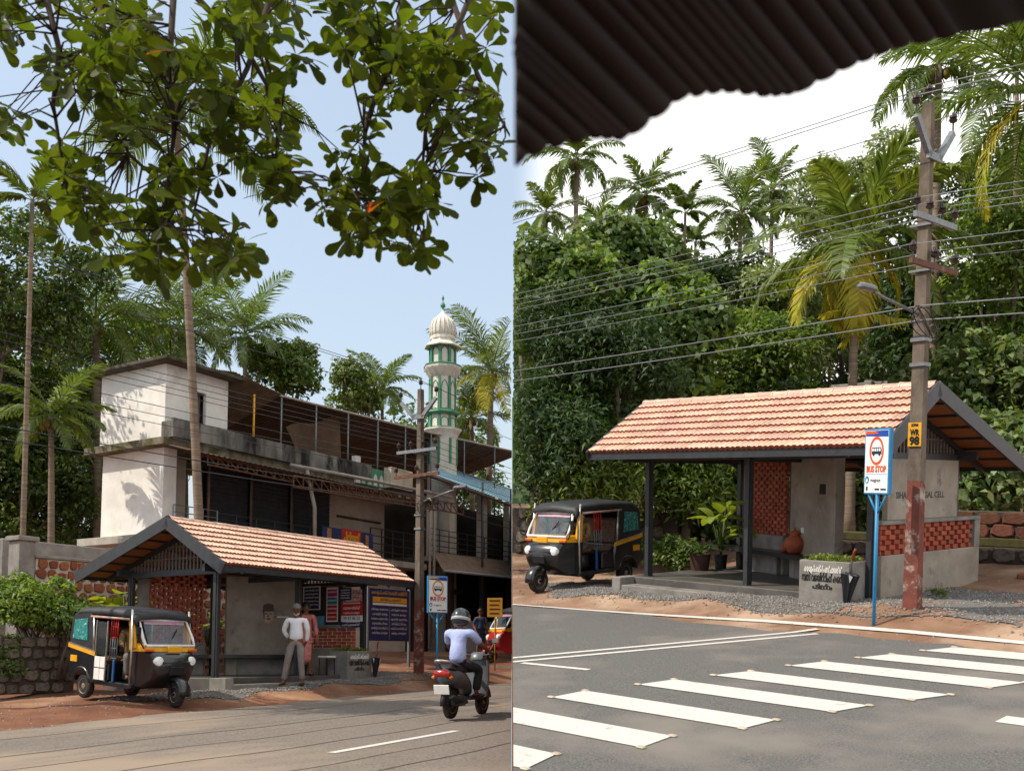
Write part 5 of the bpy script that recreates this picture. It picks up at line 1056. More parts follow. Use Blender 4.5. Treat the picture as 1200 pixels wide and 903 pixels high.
# small yellow signs on sticks
for P, (u, v, y), lb, z0 in (('L', (580, 712, 31), 'small yellow sign on a thin post before the shops', .55), ('R', (651, 570, 25.5), 'small yellow sign leaning above the rickshaw hood', 1.1)):
    p = pix(P, u, v, y=y); o = thing('yellow_sign', lb, 'sign', P, (p.x, p.y, gz(p.x, p.y)), face_cam(P, p)); h = p.z-gz(p.x, p.y)
    MB().tube([(0, .02, -.1), (0, .02, h+.2)], .02, 8).build('post', M('stick_yellow', 'b08a3c', '9a7630', .7), o, 1)
    mb = MB(); k = .3 if P == 'L' else .21; mb.cbox(-k*.75, k*.75, -.012, .004, h-k*.9, h+k, .004); bd = mb.build('board', M('board_amber', 'd39a2c', 'c28a22', .5, 8), o)
    mb = MB()
    for i in range(4): mb.box(-k*.55, k*(.5-.1*(i % 2)), -.016, -.013, h+k*.65-i*k*.42, h+k*.8-i*k*.42)
    mb.build('lettering', M('amber_ink', '5a2c12', None, .6), bd)
# stone walls: every stone its own piece
stone_me = {}; FI_SIDE = ['L']
def stone(parent, x, y, z, w, h, dpt, mat, seed_, name='stone', ax=0, rough=.14):
    key = (mat.name, seed_ % 14, rough)
    wx_ = parent.matrix_basis @ Vector((x-w/2, y, z)); wx2 = parent.matrix_basis @ Vector((x+w/2, y, z))
    if wx_.x*wx2.x < 0 or (wx_.x < 0) != (FI_SIDE[0] == 'L'): return
    if key not in stone_me:
        g = random.Random(seed_ % 14); mb = MB(); n = 9; vs = []; ph = g.uniform(0, .6); rs = [g.uniform(1-rough, 1.04) for _ in range(n)]
        sq = lambda a: 1/max(abs(math.cos(a)), abs(math.sin(a)))
        for yy, k in ((.5, .98), (-.3, 1), (-.5, .86)):
            for i in range(n): a = 2*PI*i/n+ph; q = min(1.22 if rough > .1 else 1.38, sq(a))*rs[i]*k*.5; vs.append((q*math.cos(a), yy, q*math.sin(a)))
        mb.add(vs, [(r*n+i, r*n+(i+1) % n, (r+1)*n+(i+1) % n, (r+1)*n+i) for r in range(2) for i in range(n)]+[tuple(range(2*n, 3*n)), tuple(range(n))]); stone_me[key] = mb.mesh(name, mat, 40)
    o = part(name, stone_me[key], parent); o.location = (x, y, z); o.scale = (w, dpt, h); o.rotation_euler = (0, random.uniform(-.06, .06), ax); return o
later = M('laterite', '955a3c', '784530', .95, 7, c3='5e3a28', s3=4, th3=.58, rnd=.25, bump=.8, bs=22)
rubble = M('rubble_stone', '6e6459', '544b42', .95, 4, c3='3f4030', s3=2, th3=.52, rnd=.3, bump=.6, bs=16)
mortar = M('white_mortar', 'c4bdb2', 'a39b8f', .95, 5, bump=.5, bs=18); earthm = M('dark_mortar', '4b4138', '3a322b', .95, 4, bump=.6, bs=14)
def wall(P, name, label, t0, t1, b, z0, z1, mat, mm, sw, sh_, seed_, cope=None, rough=.14, fill=.8, th=.35):
    g = random.Random(seed_); o = thing(name, label, 'wall', P, (t0, b, z0))
    FI_SIDE[0] = P; clip(MB().cbox(0, t1-t0, 0, th, 0, z1-z0, .01).build('core', mm, o), P)
    rows = max(1, int(round((z1-z0)/sh_))); hh = (z1-z0)/rows
    for r in range(rows):
        x = g.uniform(-.5, 0)*sw
        while x < t1-t0:
            w = sw*g.uniform(.75, 1.3); c = x+w/2
            if c-w*.4 > 0 and c+w*.4 < t1-t0: stone(o, c, -.01, (r+.5)*hh+g.uniform(-.02, .02), w*fill*.95, hh*fill*g.uniform(.9, 1.08), .08, mat, g.randrange(99), rough=rough)
            x += w
    if cope: MB().cbox(-.05, t1-t0+.05, -.06, th+.06, z1-z0, z1-z0+cope, .01).build('coping', concrete, o)
    return o
wall('L', 'laterite_wall', 'laterite block wall with wide pale mortar joints behind the left shelter', -.8, 6.6, 5.0, .3, 2.98, later, mortar, .28, .25, 3, .07, .2, .93)
o = thing('gate_pillar', 'plain concrete gate pillar at the end of the laterite wall', 'pillar', 'L', (-1.02, 5.02, .2)); MB().cbox(-.2, .2, -.02, .4, 0, 3.15, .015).build('shaft', concrete, o); MB().cbox(-.26, .26, -.08, .46, 3.151, 3.26, .015).build('cap', concrete, o)
solo('garden_wall', MB().cbox(-.6, 7, 0, .2, 0, 3.35, .02).mesh('garden_wall', concrete), 'grey rendered garden wall rising behind the laterite wall', 'wall', 'L', (0, 6.6, .2))
wall('L', 'rubble_wall', 'dark rubble stone wall left of the rickshaw under the bush', -5.2, -1.45, 2.6, .0, 1.14, rubble, earthm, .3, .24, 4, None, .2, .93)
wall('R', 'rubble_wall', 'long rubble stone wall behind the rickshaw facing left', -11, -3.4, 5.0, -.35, 1.3, rubble, earthm, .4, .32, 5, None, .2, .92)
wall('R', 'rubble_wall', 'rubble stone base of the wall right of the shelter', -1.2, 11, 5.5, -.1, .82, rubble, earthm, .45, .34, 6, None, .18, .93)
wall('R', 'laterite_wall', 'two courses of laterite blocks on the rubble base at right', 2.2, 11, 5.56, 1.0, 1.52, M('dark_laterite', '6e4636', '573628', .95, 7, c3='4a3022', s3=4, th3=.55, rnd=.25, bump=.8, bs=22), earthm, .44, .26, 7, None, .08, .96)
solo('mossy_band', MB().cbox(0, 12.2, 0, .36, 0, .18, .02).mesh('mossy_band', M('moss', '4a4a24', '3a3320', .95, 6, bump=.6)), 'mossy earth band between rubble base and laterite blocks', 'wall band', 'R', (-1.2, 5.5, .821))
for i, (x, y, w, a) in enumerate(((5.3, 4.0, 1.5, .1), (6.0, 3.6, 1.2, -.15))):
    solo('stone_slab', MB().cbox(0, w, 0, .3, 0, .12, .03).mesh('stone_slab', later), ['long stone slab lying at the foot of the right hand wall', 'second stone slab lying nearer the dirt at far right'][i], 'stone', 'R', (x, y, gz(x, y)), a)
# potted plants on the right-hand platform
def pot(P, x, y, label, mat, r, h, leaves, L, up, seed_, w=.25, lm='mid'):
    g = random.Random(seed_); o = thing('potted_plant', label, 'potted plant', P, (x, y, ZF+.001))
    MB().lathe([(r*.8, 0), (r, h*.9), (r*1.06, h*.92), (r*1.06, h), (r*.9, h), (r*.88, h*.93)], 18).build('pot', mat, o, 40)
    for i in range(leaves):
        a = i*2.4; st = up*g.uniform(.55, 1.1); rr_ = g.uniform(.03, .2)*(1+.4*i/leaves); tip = Vector((rr_*math.cos(a), rr_*math.sin(a), h+st))
        MB().tube([(0, 0, h*.9), tip*.5+Vector((0, 0, h*.5)), tip], [.012, .01, .006], 5).build('stem', LEAF['mid'], o, 1)
        q = part('leaf', bigleaf_mesh('leaf', L*g.uniform(.7, 1.15), L*w, g.uniform(.3, 1.2), LEAF[lm]), o); q.location = tip; q.rotation_euler = (g.uniform(-.3, .3), g.uniform(-.9, .1), a)
    return o
pot('R', -.1, 1.75, 'spiky plant in a wide brown pot near the platform edge', M('brown_pot', '4b332b', '3d2a24', .6, 6), .22, .34, 16, .45, .1, 1, .08, 'dark')
pot('R', .02, 2.3, 'tall broad leaved plant in a black pot under the bench end', blackp, .14, .3, 12, .5, .95, 2, .3, 'lime')
pot('R', .3, 2.75, 'leafy plant in the black pot nearest the dark post', blackp, .14, .3, 10, .42, .55, 3, .28, 'lime')
pot('L', 3.0, .35, 'dark leafy pot plant beside the left shelter planter', blackp, .13, .25, 22, .22, .6, 4, .3, 'dark')
tc_ = M('terracotta', 'a8573a', '90472e', .7, 5, bump=.2)
for (x, y, k, lb) in ((2.25, 1.52, 1, 'round terracotta water pot on the bench'), (1.93, 1.68, .38, 'tiny terracotta cup beside the water pot')):
    o = thing('water_pot', lb, 'pot', 'R', (x, y, .781), sc=k); MB().lathe([(.09, 0), (.14, .04), (.2, .14), (.205, .2), (.17, .28), (.09, .33), (.075, .35), (.11, .39), (.1, .4)], 20).build('jar', tc_, o, 1)
    MB().lathe([(.1, .4), (.06, .425), (.02, .44), (.025, .47), (.005, .49)], 14).build('lid', tc_, o, 1)
# stool and orange bag on the left platform
o = thing('stool', 'small white topped stool beside the left planter', 'stool', 'L', (3.42, -.05, ZF)); MB().cbox(-.16, .16, -.16, .16, .4, .45, .015).build('seat', whitep, o)
for sx_ in (-1, 1):
    for sy_ in (-1, 1): MB().tube([(sx_*.13, sy_*.13, 0), (sx_*.12, sy_*.12, .4)], .014, 6).build('leg', blackp, o)
# posters on the display board inside the left shelter
XB = 4.62-.0955
def poster(u0, v0, u1, v1, label, cols, lines, ink=whitep, dx=0):
    a, b = pix('L', u0, v0, t=XB-dx), pix('L', u1, v1, t=XB-dx); y0, y1 = sorted((a.y, b.y)); z0, z1 = sorted((a.z, b.z)); w, h = y1-y0, z1-z0
    o = thing('poster', label, 'poster', 'L', (XB-.003-dx, (y0+y1)/2, z0), -PI/2)     # local x runs across, faces -y
    MB().box(-w/2, w/2, -.004, .0, 0, h).build('sheet', cols[0], o); n = len(cols)-1
    for i in range(n): MB().box(-w*.42, w*.42, -.0065, -.0045, h*(.04+.92*(n-1-i)/n), h*(.02+.92*(n-i)/n)).build('colour_panel', cols[i+1], o)
    for i, (s, zf, k) in enumerate(lines): text('lettering', s, h*k, ink, o, (0, -.0085, h*zf), w=w*.78, bold=.002, ext=.0005)
MAL = ['അറിയിപ്പ്', 'പൊതുജന', 'വാർഡ് സഭ', 'സേവനം', 'കേരളം', 'ആരോഗ്യം', 'ഗ്രാമം']
mag = M('magenta_print', 'b8286a', 'a01f5a', .5, 6); tealp = M('teal_print', '2a7f96', '236e84', .5, 6); skyp = M('sky_print', '5b9fc0', '4b8fb2', .5, 6)
poster(355.5, 687, 375.5, 714, 'navy notice in a white frame on the display board', [whitep, navy], [(MAL[i], .82-.15*i, .1) for i in range(5)])
poster(383, 688, 396, 728, 'tall narrow poster of coloured blocks on the display board', [whitep, mag, tealp, redp, redp], [(MAL[i], .86-.24*i, .06) for i in range(4)])
poster(398, 688.5, 412, 703, 'navy poster with white lines at top of the display board', [navy], [(MAL[i], .8-.2*i, .13) for i in range(4)])
poster(412.5, 690.5, 424.5, 703.5, 'pale grey and red poster in the display corner', [M('pale_print', 'c9c6c2', 'a05a58', .6, 14)], [('സഹായം', .7, .2), ('2021', .3, .22)], redp)
poster(400, 704.5, 425, 720.5, 'bright red to let poster on the display board', [redp], [('FOR SINGLE ROOM', .86, .13), ('വാടകയ്ക്ക്', .52, .26), ('ബന്ധപ്പെടുക', .18, .16)], dx=.006)
poster(400, 721, 425, 727.5, 'strip of white and teal cut letters under the red poster', [whitep], [('99 47 86 25', .5, .8)], tealp)
poster(398, 729, 425, 734.5, 'low navy strip poster at the foot of the display board', [navy, navy], [('പഞ്ചായത്ത്', .5, .5)])
poster(357, 722, 380, 734, 'sky blue picture poster low on the display board', [skyp], [])
# big blue information board beyond the shelter
a, b = pix('L', 431, 688, b=4.0), pix('L', 479, 751, b=4.0); w, h = b.x-a.x, a.z-b.z
o = thing('notice_board', 'large navy information board with yellow heading behind the left shelter', 'notice board', 'L', ((a.x+b.x)/2, 4.0, gz(a.x, 4)))
z0 = b.z-gz(a.x, 4); MB().cbox(-w/2, w/2, -.03, .03, z0, z0+h, .006).build('panel', navy, o)
for s in (-1, 1): MB().cbox(s*w/2-.04, s*w/2+.04, -.04, .04, -.2, z0+h+.05, .006).build('post', steel, o)
MB().box(-w*.4, w*.42, -.036, -.031, z0+h*.74, z0+h*.84).build('heading_band', yellowp, o); MB().box(-w*.4, w*.42, -.036, -.031, z0+h*.68, z0+h*.725).build('heading_band', whitep, o)
text('lettering', 'കൊളപ്പറമ്പ് മഹല്ല് കമ്മിറ്റി', .15, yellowp, o, (0, -.034, z0+h*.92), w=w*.85); text('lettering', 'അറിയിപ്പ് ബോർഡ്', .13, navy, o, (.05, -.038, z0+h*.79), w=w*.5)
for c_ in (-1, 1):
    for i in range(6): text('lettering', MAL[(i*2+c_) % 7]+' '+MAL[(i+3) % 7], .1, whitep, o, (c_*w*.23, -.034, z0+h*(.6-.09*i)), w=w*(.36 if i % 2 else .4), ext=.0005)
MB().box(-.008, .008, -.035, -.031, z0+.05, z0+h*.64).build('divider', M('thin_line', '8a90a8', None, .5), o)
# ---------------------------------------------------------------- left-hand buildings
FB = 10.8
stain = M('stained_parapet', '8f8b84', '4a4845', .95, 1.3, c3='1d1d1d', s3=1.1, th3=.47, bump=.4, bs=12, stretch=(1, 1, .35))
moss_edge = M('mossy_slab', '7d7466', '57503f', .95, 3, c3='4a4a22', s3=1.5, th3=.5, bump=.5, bs=14)
shutm = M('shutter_steel', '35383c', '2a2d30', .5, 4, metal=.3); creamw = M('cream_wall', 'd0c5b8', 'bfb2a3', .85, 1.5, c3='a39585', s3=.8)
brownsheet = M('rusty_sheet', '5e4c40', '4a3a30', .8, 3, c3='75553f', s3=1.2); bluesheet = M('blue_sheet', '7fa6b8', '6f97aa', .55, 2, c3='94b5c2', s3=.8); greenp = M('green_paint', '4b8a6c', '3f795d', .6, 4)
minw = M('minaret_white', 'd8d4c8', 'c8c2b4', .8, 2, c3='9f978a', s3=1.4); ironm = M('railing_iron', '2a2c2e', '343638', .5, 5); pipe = M('pvc_pipe', 'a59c94', '8d847b', .6, 3)
B = thing('white_building', 'two storey white building with stair tower and dark shutters behind left shelter', 'building', 'L', (7.6, FB, .4))
def bx(name, t0, t1, b0, b1, z0, z1, mat, par=None, c=.01): return MB().cbox(t0-7.6, t1-7.6, b0-FB, b1-FB, z0-.4, z1-.4, c).build(name, mat, par or B)
def bt(name, pts, r, mat, par=None, n=8): return MB().tube([(t-7.6, b-FB, z-.4) for t, b, z in pts], r, n).build(name, mat, par or B, 1)
# stair tower
bx('tower_wall', 7.6, 7.75, FB, 14.1, 7.86, 10.42, whitewall); bx('tower_wall', 7.75, 8.65, FB, FB+.15, 7.86, 10.42, whitewall); bx('tower_wall', 9.35, 10.2, FB, FB+.15, 7.86, 10.42, whitewall); bx('door_lintel', 8.65, 9.35, FB+.004, FB+.15, 9.75, 10.42, whitewall)
bx('tower_door', 8.65, 9.35, FB+.3, FB+.35, 7.86, 9.75, M('grey_door', '6b6660', '57524d', .7, 4)); bx('tower_wall', 7.75, 10.2, 13.95, 14.1, 7.86, 10.42, whitewall); bx('tower_wall', 10.2, 10.35, FB, 14.1, 7.86, 10.42, whitewall)
rf = bx('tower_roof', 7.15, 10.7, 10.25, 14.6, 10.421, 10.53, M('dark_roof_slab', '5d564c', '453f37', .95, 3, c3='39391f', s3=1.5, th3=.5, bump=.5, bs=14))
bx('lower_wall', 7.6, 7.75, FB, 13.9, 4.72, 7.6, whitewall); bx('corner_pillar', 7.75, 8.15, FB, FB+.4, 4.72, 7.6, whitewall); bx('stair_recess', 8.15, 9.6, 12.0, 12.15, 4.72, 7.6, creamw); bx('lower_wall', 7.75, 9.6, 13.75, 13.9, 4.72, 7.6, whitewall)
bx('mid_slab', 7.2, 18.2, 10.35, 14.4, 7.601, 7.85, moss_edge); bx('floor_slab', 7.2, 21.6, 10.2, 14.6, 4.45, 4.71, M('pale_slab', 'b0aba2', '938d83', .9, 2, c3='6d675d', s3=1))
bx('ground_wall', 7.7, 21.4, 11.2, 14.4, 0, 4.449, creamw)
# parapet along the terrace
bx('parapet', 7.45, 17.7, 10.2, 10.35, 7.86, 8.5, stain); bx('parapet_end', 7.45, 7.6, 10.351, 10.79, 7.86, 8.42, stain)
bt('coping_pipe', [(12.3, 9.6, 7.62), (17, 9.6, 7.72), (22.6, 9.6, 7.78)], .07, pipe)
# tin awning below the parapet
mb = MB(); n = 120; vs = []
for i in range(n+1):
    t = lerp(7.3, 21.5, i/n)-7.6; w = .03*(i % 2)
    vs += [(t, 10.3-FB, 7.58-.4+w), (t, 9.3-FB, 7.3-.4+w)]
mb.add(vs, [(2*i, 2*i+1, 2*i+3, 2*i+2) for i in range(n)]); q = mb.build('tin_awning', brownsheet, B); q.modifiers.new('t', 'SOLIDIFY').thickness = .01
# lattice girder carrying the awning
def girder(t0, t1, b, z0, z1, h, n, mat, name='lattice_girder'):
    mb = MB(); f = lambda s, d: (lerp(t0, t1, s)-7.6, b-FB, lerp(z0, z1, s)-.4+d)
    for d in (0, h): mb.beam(f(0, d), f(1, d), .05, .05)
    for i in range(n): mb.beam(f(i/n, 0), f(i/n, h), .035, .035); mb.beam(f(i/n, h), f((i+1)/n, 0), .03, .03)
    mb.beam(f(1, 0), f(1, h), .035, .035); return mb.build(name, mat, B)
girder(12.2, 23.2, 9.35, 6.78, 7.05, .42, 22, rust); girder(8.3, 12.3, 9.5, 7.0, 6.98, .3, 9, rust); girder(12.4, 22, 9.9, 7.15, 7.4, .2, 16, rust)
for t in (9.7, 11.72, 13.82): bt('shutter_post', [(t, 10.95, 4.72), (t, 10.95, 7.3)], .05, M('brown_post', '6d5446', '5b4438', .8, 4))
bt('awning_post', [(13.55, 9.5, 4.4), (13.5, 9.5, 6.2), (13.1, 9.55, 7.55)], .075, pipe)
# rolling shutters, each with its ribs
for t0, t1 in ((9.72, 11.68), (11.78, 13.78), (13.88, 16.15)):
    mb = MB(); n = 34; vs = []; fs = []
    for i in range(n+1):
        z = lerp(4.72, 7.25, i/n)-.4; vs += [(t0-7.6, 11.1-FB-(.02 if i % 2 else -.012), z), (t1-7.6, 11.1-FB-(.02 if i % 2 else -.012), z)]
    mb.add(vs, [(2*i, 2*i+1, 2*i+3, 2*i+2) for i in range(n)]).build('rolling_shutter', shutm, B)
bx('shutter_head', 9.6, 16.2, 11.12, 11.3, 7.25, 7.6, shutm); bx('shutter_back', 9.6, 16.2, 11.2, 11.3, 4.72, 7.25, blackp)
bx('recess_wall', 16.2, 21.6, 12.6, 12.75, 4.72, 7.8, creamw); bx('recess_side', 16.2, 16.35, 11.3, 12.6, 4.72, 7.6, creamw); bx('recess_beam', 18.3, 21.2, 12.45, 12.599, 6.6, 6.68, brownsheet); bx('recess_ceiling', 16.2, 21.6, 10.6, 12.6, 7.5, 7.6, creamw)
bx('tube_lamp', 16.7, 16.76, 12.5, 12.6, 5.9, 6.0, whitep)
def railing(t0, t1, b, z0, h, n, mat, posts, r=.018):
    mb = MB()
    for i in range(n): z = z0+h*(i+1)/n; mb.tube([(t0-7.6, b-FB, z-.4), (t1-7.6, b-FB, z-.4)], r, 6)
    for i in range(posts+1): t = lerp(t0, t1, i/posts); mb.tube([(t-7.6, b-FB, z0-.4), (t-7.6, b-FB, z0+h-.4)], r*1.5, 6)
    return mb.build('railing', mat, B)
railing(7.7, 9.6, 10.4, 4.72, .95, 4, steel, 3); railing(9.6, 16.2, 10.45, 4.72, .9, 4, ironm, 7); railing(17.9, 21.6, 10.4, 4.72, 1.25, 4, ironm, 5, .022)
# colourful hoarding above the tiled ridge
a, b = pix('L', 377, 616, b=10.3), pix('L', 436, 642, b=10.3)
h_ = bx('hoarding', a.x, b.x, 10.25, 10.32, b.z-.2, a.z, navy); cz_ = (a.z+b.z)/2-.1; cx_ = (a.x+b.x)/2
bx('hoarding_panel', cx_-.45, cx_+.75, 10.235, 10.249, cz_-.4, cz_+.42, redp, h_, .003); text('lettering', 'ചിന്നൂസ്', .5, yellowp, h_, (cx_+.15-7.6, 10.23-FB, cz_+.05-.4), w=1.0, bold=.02)
bx('hoarding_panel', a.x+.25, a.x+.5, 10.235, 10.249, cz_-.3, cz_+.35, M('figure_print', 'c08a5a', '7d4a3a', .6, 9), h_, .003); bx('hoarding_panel', b.x-.5, b.x-.3, 10.235, 10.249, cz_-.3, cz_+.3, M('figure_print', 'c08a5a', '7d4a3a', .6, 9), h_, .003)
# terrace roofs: rusty sheets falling to the back on posts
def sheet_roof(pts_f, pts_b, mat, n, name):
    mb = MB(); vs = []
    for i in range(n+1):
        s = i/n*(len(pts_f)-1); k = min(int(s), len(pts_f)-2); f = s-k; p = lerp(pts_f[k], pts_f[k+1], f); q = lerp(pts_b[k], pts_b[k+1], f); w = .04*(i % 2)
        for v in (p, q): vs.append((v.x-7.6, v.y-FB, v.z-.4+w))
    mb.add(vs, [(2*i, 2*i+1, 2*i+3, 2*i+2) for i in range(n)]); o = mb.build(name, mat, B); o.modifiers.new('t', 'SOLIDIFY').thickness = .015; return o
f1 = [pix('L', u, v, b=11.6) for u, v in ((300, 455), (330, 464), (420, 486), (505, 507), (612, 531))]; k1 = [Vector((p.x+1, 19.0, p.z-1.4)) for p in f1]
clip(sheet_roof(f1, k1, brownsheet, 150, 'terrace_roof'), 'L')
f2 = [pix('L', u, v, b=11.0) for u, v in ((243, 432), (275, 436), (330, 462))]; k2 = [Vector((p.x+.5, 15.5, p.z-1.2)) for p in f2]
sheet_roof(f2, k2, M('tan_sheet', '857261', '6f5d4e', .8, 3), 60, 'terrace_roof')
clip(bt('roof_edge', [tuple(p) for p in f1], .05, pipe), 'L')
for p in [lerp(f1[1], f1[3], k/5) for k in range(6)]+[lerp(f1[3], f1[4], k/3) for k in range(1, 3)]: bt('roof_post', [(p.x, p.y, 7.8), (p.x, p.y, p.z)], .04, steel)
for k in range(9): p = lerp(f1[0], f1[4], k/9); q = lerp(k1[0], k1[4], k/9); bt('roof_purlin', [(p.x, p.y, p.z-.08), (q.x, q.y, q.z-.08)], .03, rust, n=6)
for u, v in ((298, 462), (266, 445)): p = pix('L', u, v, b=11.0); bt('roof_post', [(p.x, p.y, 8.0), (p.x, p.y, p.z)], .04, yellowp)
# brown tarpaulin slung under the roof
c_ = [pix('L', u, v, b=12.2) for u, v in ((335, 500), (398, 488), (400, 545), (348, 530))]; mb = MB(); vs = []
for j in range(7):
    for i in range(9):
        s, r_ = i/8, j/6; p = lerp(lerp(c_[0], c_[1], s), lerp(c_[3], c_[2], s), r_); vs.append((p.x-7.6, p.y-FB+.5*math.sin(PI*s)*r_, p.z-.4+.08*math.sin(9*s+r_)))
mb.add(vs, [(j*9+i, j*9+i+1, j*9+i+10, j*9+i+9) for j in range(6) for i in range(8)]).build('tarpaulin', M('brown_tarp', '6a5342', '574334', .85, 2), B, 1)
# green arcaded balustrade and water blocks on the terrace
a, b = pix('L', 422, 545, b=10.3), pix('L', 458, 558, b=10.3); gb = bx('arcade_balustrade', a.x, b.x, 10.3, 10.4, a.z-.75, a.z, greenp)
for i in range(5):
    x = lerp(a.x, b.x, (i+.55)/5.2); mb = MB(); mb.add([(x-7.6+dx_, 10.29-FB, a.z-.7-.4+dz_) for dx_, dz_ in ((-.12, 0), (.12, 0), (.12, .3), (.08, .42), (0, .5), (-.08, .42), (-.12, .3))], [tuple(range(7))]).build('arch_panel', minw, gb)
bx('balustrade_post', a.x-.3, a.x-.02, 10.25, 10.5, a.z-.75, a.z+.35, minw); q = pix('L', 470, 560, b=10.0); bx('block_pile', q.x-.8, q.x+.7, 9.9, 10.3, q.z-.5, q.z+.35, M('cream_block', 'c4b9a6', 'a3967f', .85, 3))
# drain pipes at the pole
for u in (504, 509): p = pix('L', u, 600, b=9.4); bt('drain_pipe', [(p.x, p.y, 1.0), (p.x, p.y, 7.0), (p.x, p.y+.3, 7.4)], .06, pipe)
# ---- minaret
mp_ = pix('L', 518, 545, y=50); Mn = thing('minaret', 'white and green minaret with ribbed onion dome behind the building', 'minaret', 'L', (mp_.x, mp_.y, gz(mp_.x, mp_.y)))
g0 = gz(mp_.x, mp_.y)
def mz(v): return pix('L', 518, v, y=50).z-g0
def ml(name, prof, mat, n=8, par=None, sm=False): return MB().lathe(prof, n, (0, 0, 0), 1, 1, PI/8).build(name, mat, par or Mn, sm)
ml('shaft', [(.74, 0), (.72, mz(515))], minw); ml('flare', [(.72, mz(515)), (.8, mz(510)), (.95, mz(505)), (.95, mz(503))], minw); st = ml('stage', [(.66, mz(503)), (.66, mz(484))], minw); ml('cornice', [(.8, mz(486)), (.86, mz(484)), (.82, mz(482))], greenp)
ml('upper_shaft', [(.64, mz(483)), (.62, mz(441))], minw); ml('balcony', [(.62, mz(441)), (.72, mz(438)), (.9, mz(431)), (.92, mz(428)), (.86, mz(427.5))], minw); ml('cornice', [(.93, mz(428)), (.95, mz(427)), (.9, mz(426))], greenp)
core = ml('lantern', [(.42, mz(427)), (.42, mz(403))], minw); ml('eave', [(.66, mz(404)), (.92, mz(404.5)), (.9, mz(403)), (.62, mz(398)), (.6, mz(394))], minw); ml('drum', [(.62, mz(395)), (.62, mz(391))], minw, 16)
dome = ml('dome', [(.6, mz(392)), (.63, mz(386)), (.63, mz(381)), (.55, mz(374)), (.4, mz(369)), (.2, mz(364)), (.07, mz(360)), (.03, mz(358))], minw, 18, None, 1)
for k in range(18): a = 2*PI*k/18; MB().tube([(r*1.0*math.cos(a), r*math.sin(a), z) for r, z in ((.61, mz(391)), (.64, mz(385)), (.64, mz(381)), (.56, mz(374)), (.41, mz(369)))], .03, 5).build('dome_rib', minw, dome, 1)
ml('finial', [(.03, mz(360)), (.03, mz(356)), (.12, mz(354)), (.13, mz(352)), (.05, mz(349)), (.02, mz(348)), (.03, mz(346)), (.07, mz(344)), (.01, mz(340))], greenp, 12, None, 1)
for (z0, z1, r, w) in ((mz(545), mz(515), .73, .06), (mz(503), mz(486), .67, .07), (mz(483), mz(441), .64, .06), (mz(427), mz(404), .64, .07)):
    for k in range(8): a = 2*PI*(k)/8+PI/8; mb = MB(); mb.X = Matrix.Rotation(a, 4, 'Z'); mb.cbox(r-.03, r+.035, -w, w, z0, z1, .01); mb.build('pilaster', greenp, Mn)
for (z0, z1, r) in ((mz(480), mz(446), .6), (mz(501), mz(490), .625), (mz(424), mz(406), .56)):
    for k in range(8):
        a = 2*PI*(k+.5)/8+PI/8; mb = MB(); mb.X = Matrix.Rotation(a+PI/2, 4, 'Z'); w = .16
        out = [(-w, z0), (w, z0), (w, lerp(z0, z1, .75)), (w*.6, lerp(z0, z1, .92)), (0, z1), (-w*.6, lerp(z0, z1, .92)), (-w, lerp(z0, z1, .75))]
        mb.add([(x, -r*1.0, z) for x, z in out], [tuple(range(7))]); mb.build('arch_panel', minw, Mn); mb = MB(); mb.X = Matrix.Rotation(a+PI/2, 4, 'Z'); mb.tube([(x, -r*1.005, z) for x, z in out]+[(out[0][0], -r*1.005, out[0][1])], .022, 4, False); mb.build('arch', greenp, Mn)
for k in range(16): a = 2*PI*k/16; mb = MB(); mb.X = Matrix.Rotation(a, 4, 'Z'); mb.beam((.64, 0, mz(440)), (.88, 0, mz(430)), .06, .08); mb.build('bracket', minw, Mn)
# ---- shop building with blue roof, right part of the left picture
Q = thing('shop_building', 'open fronted shop building under a pale blue sheet roof', 'building', 'L', (22.0, FB, .5))
def sbx(name, t0, t1, b0, b1, z0, z1, mat, c=.01): return clip(MB().cbox(t0-22, t1-22, b0-FB, b1-FB, z0-.5, z1-.5, c).build(name, mat, Q), 'L')
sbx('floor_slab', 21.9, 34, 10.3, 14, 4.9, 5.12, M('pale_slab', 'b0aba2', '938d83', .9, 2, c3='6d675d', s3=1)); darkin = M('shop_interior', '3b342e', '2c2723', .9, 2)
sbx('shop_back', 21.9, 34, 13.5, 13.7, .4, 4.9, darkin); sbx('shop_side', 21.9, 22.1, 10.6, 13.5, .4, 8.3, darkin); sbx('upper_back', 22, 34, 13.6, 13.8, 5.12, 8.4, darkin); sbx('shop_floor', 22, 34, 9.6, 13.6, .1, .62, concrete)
for t in (23.6, 26.4, 28.9): sbx('shop_column', t, t+.28, 10.3, 10.6, .62, 4.9, M('brown_column', '5f4a3c', '4e3b30', .85, 3)); sbx('upper_column', t+.3, t+.75, 10.6, 10.95, 5.12, 8.5, creamw)
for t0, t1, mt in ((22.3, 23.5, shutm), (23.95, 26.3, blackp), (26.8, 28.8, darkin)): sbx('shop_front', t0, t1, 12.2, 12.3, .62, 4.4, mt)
sbx('counter', 23.7, 26.6, 9.9, 10.2, .3, 2.3, whitep); sbx('white_post', 27.0, 27.12, 10.0, 10.12, .4, 2.6, whitep); sbx('upper_wall', 22.1, 23.8, 11.2, 11.35, 5.12, 8.3, creamw); sbx('hanging_goods', 24.6, 25.6, 11, 11.2, 3.6, 3.8, brownsheet)
mb = MB()
for i in range(5): z = 5.12+.25*(i+1)-.5; mb.tube([(.0, 10.35-FB, z), (12, 10.35-FB, z)], .02, 6)
for i in range(17): mb.tube([(i*.75, 10.35-FB, 4.62), (i*.75, 10.35-FB, 5.87)], .025, 6)
clip(mb.build('railing', ironm, Q), 'L')
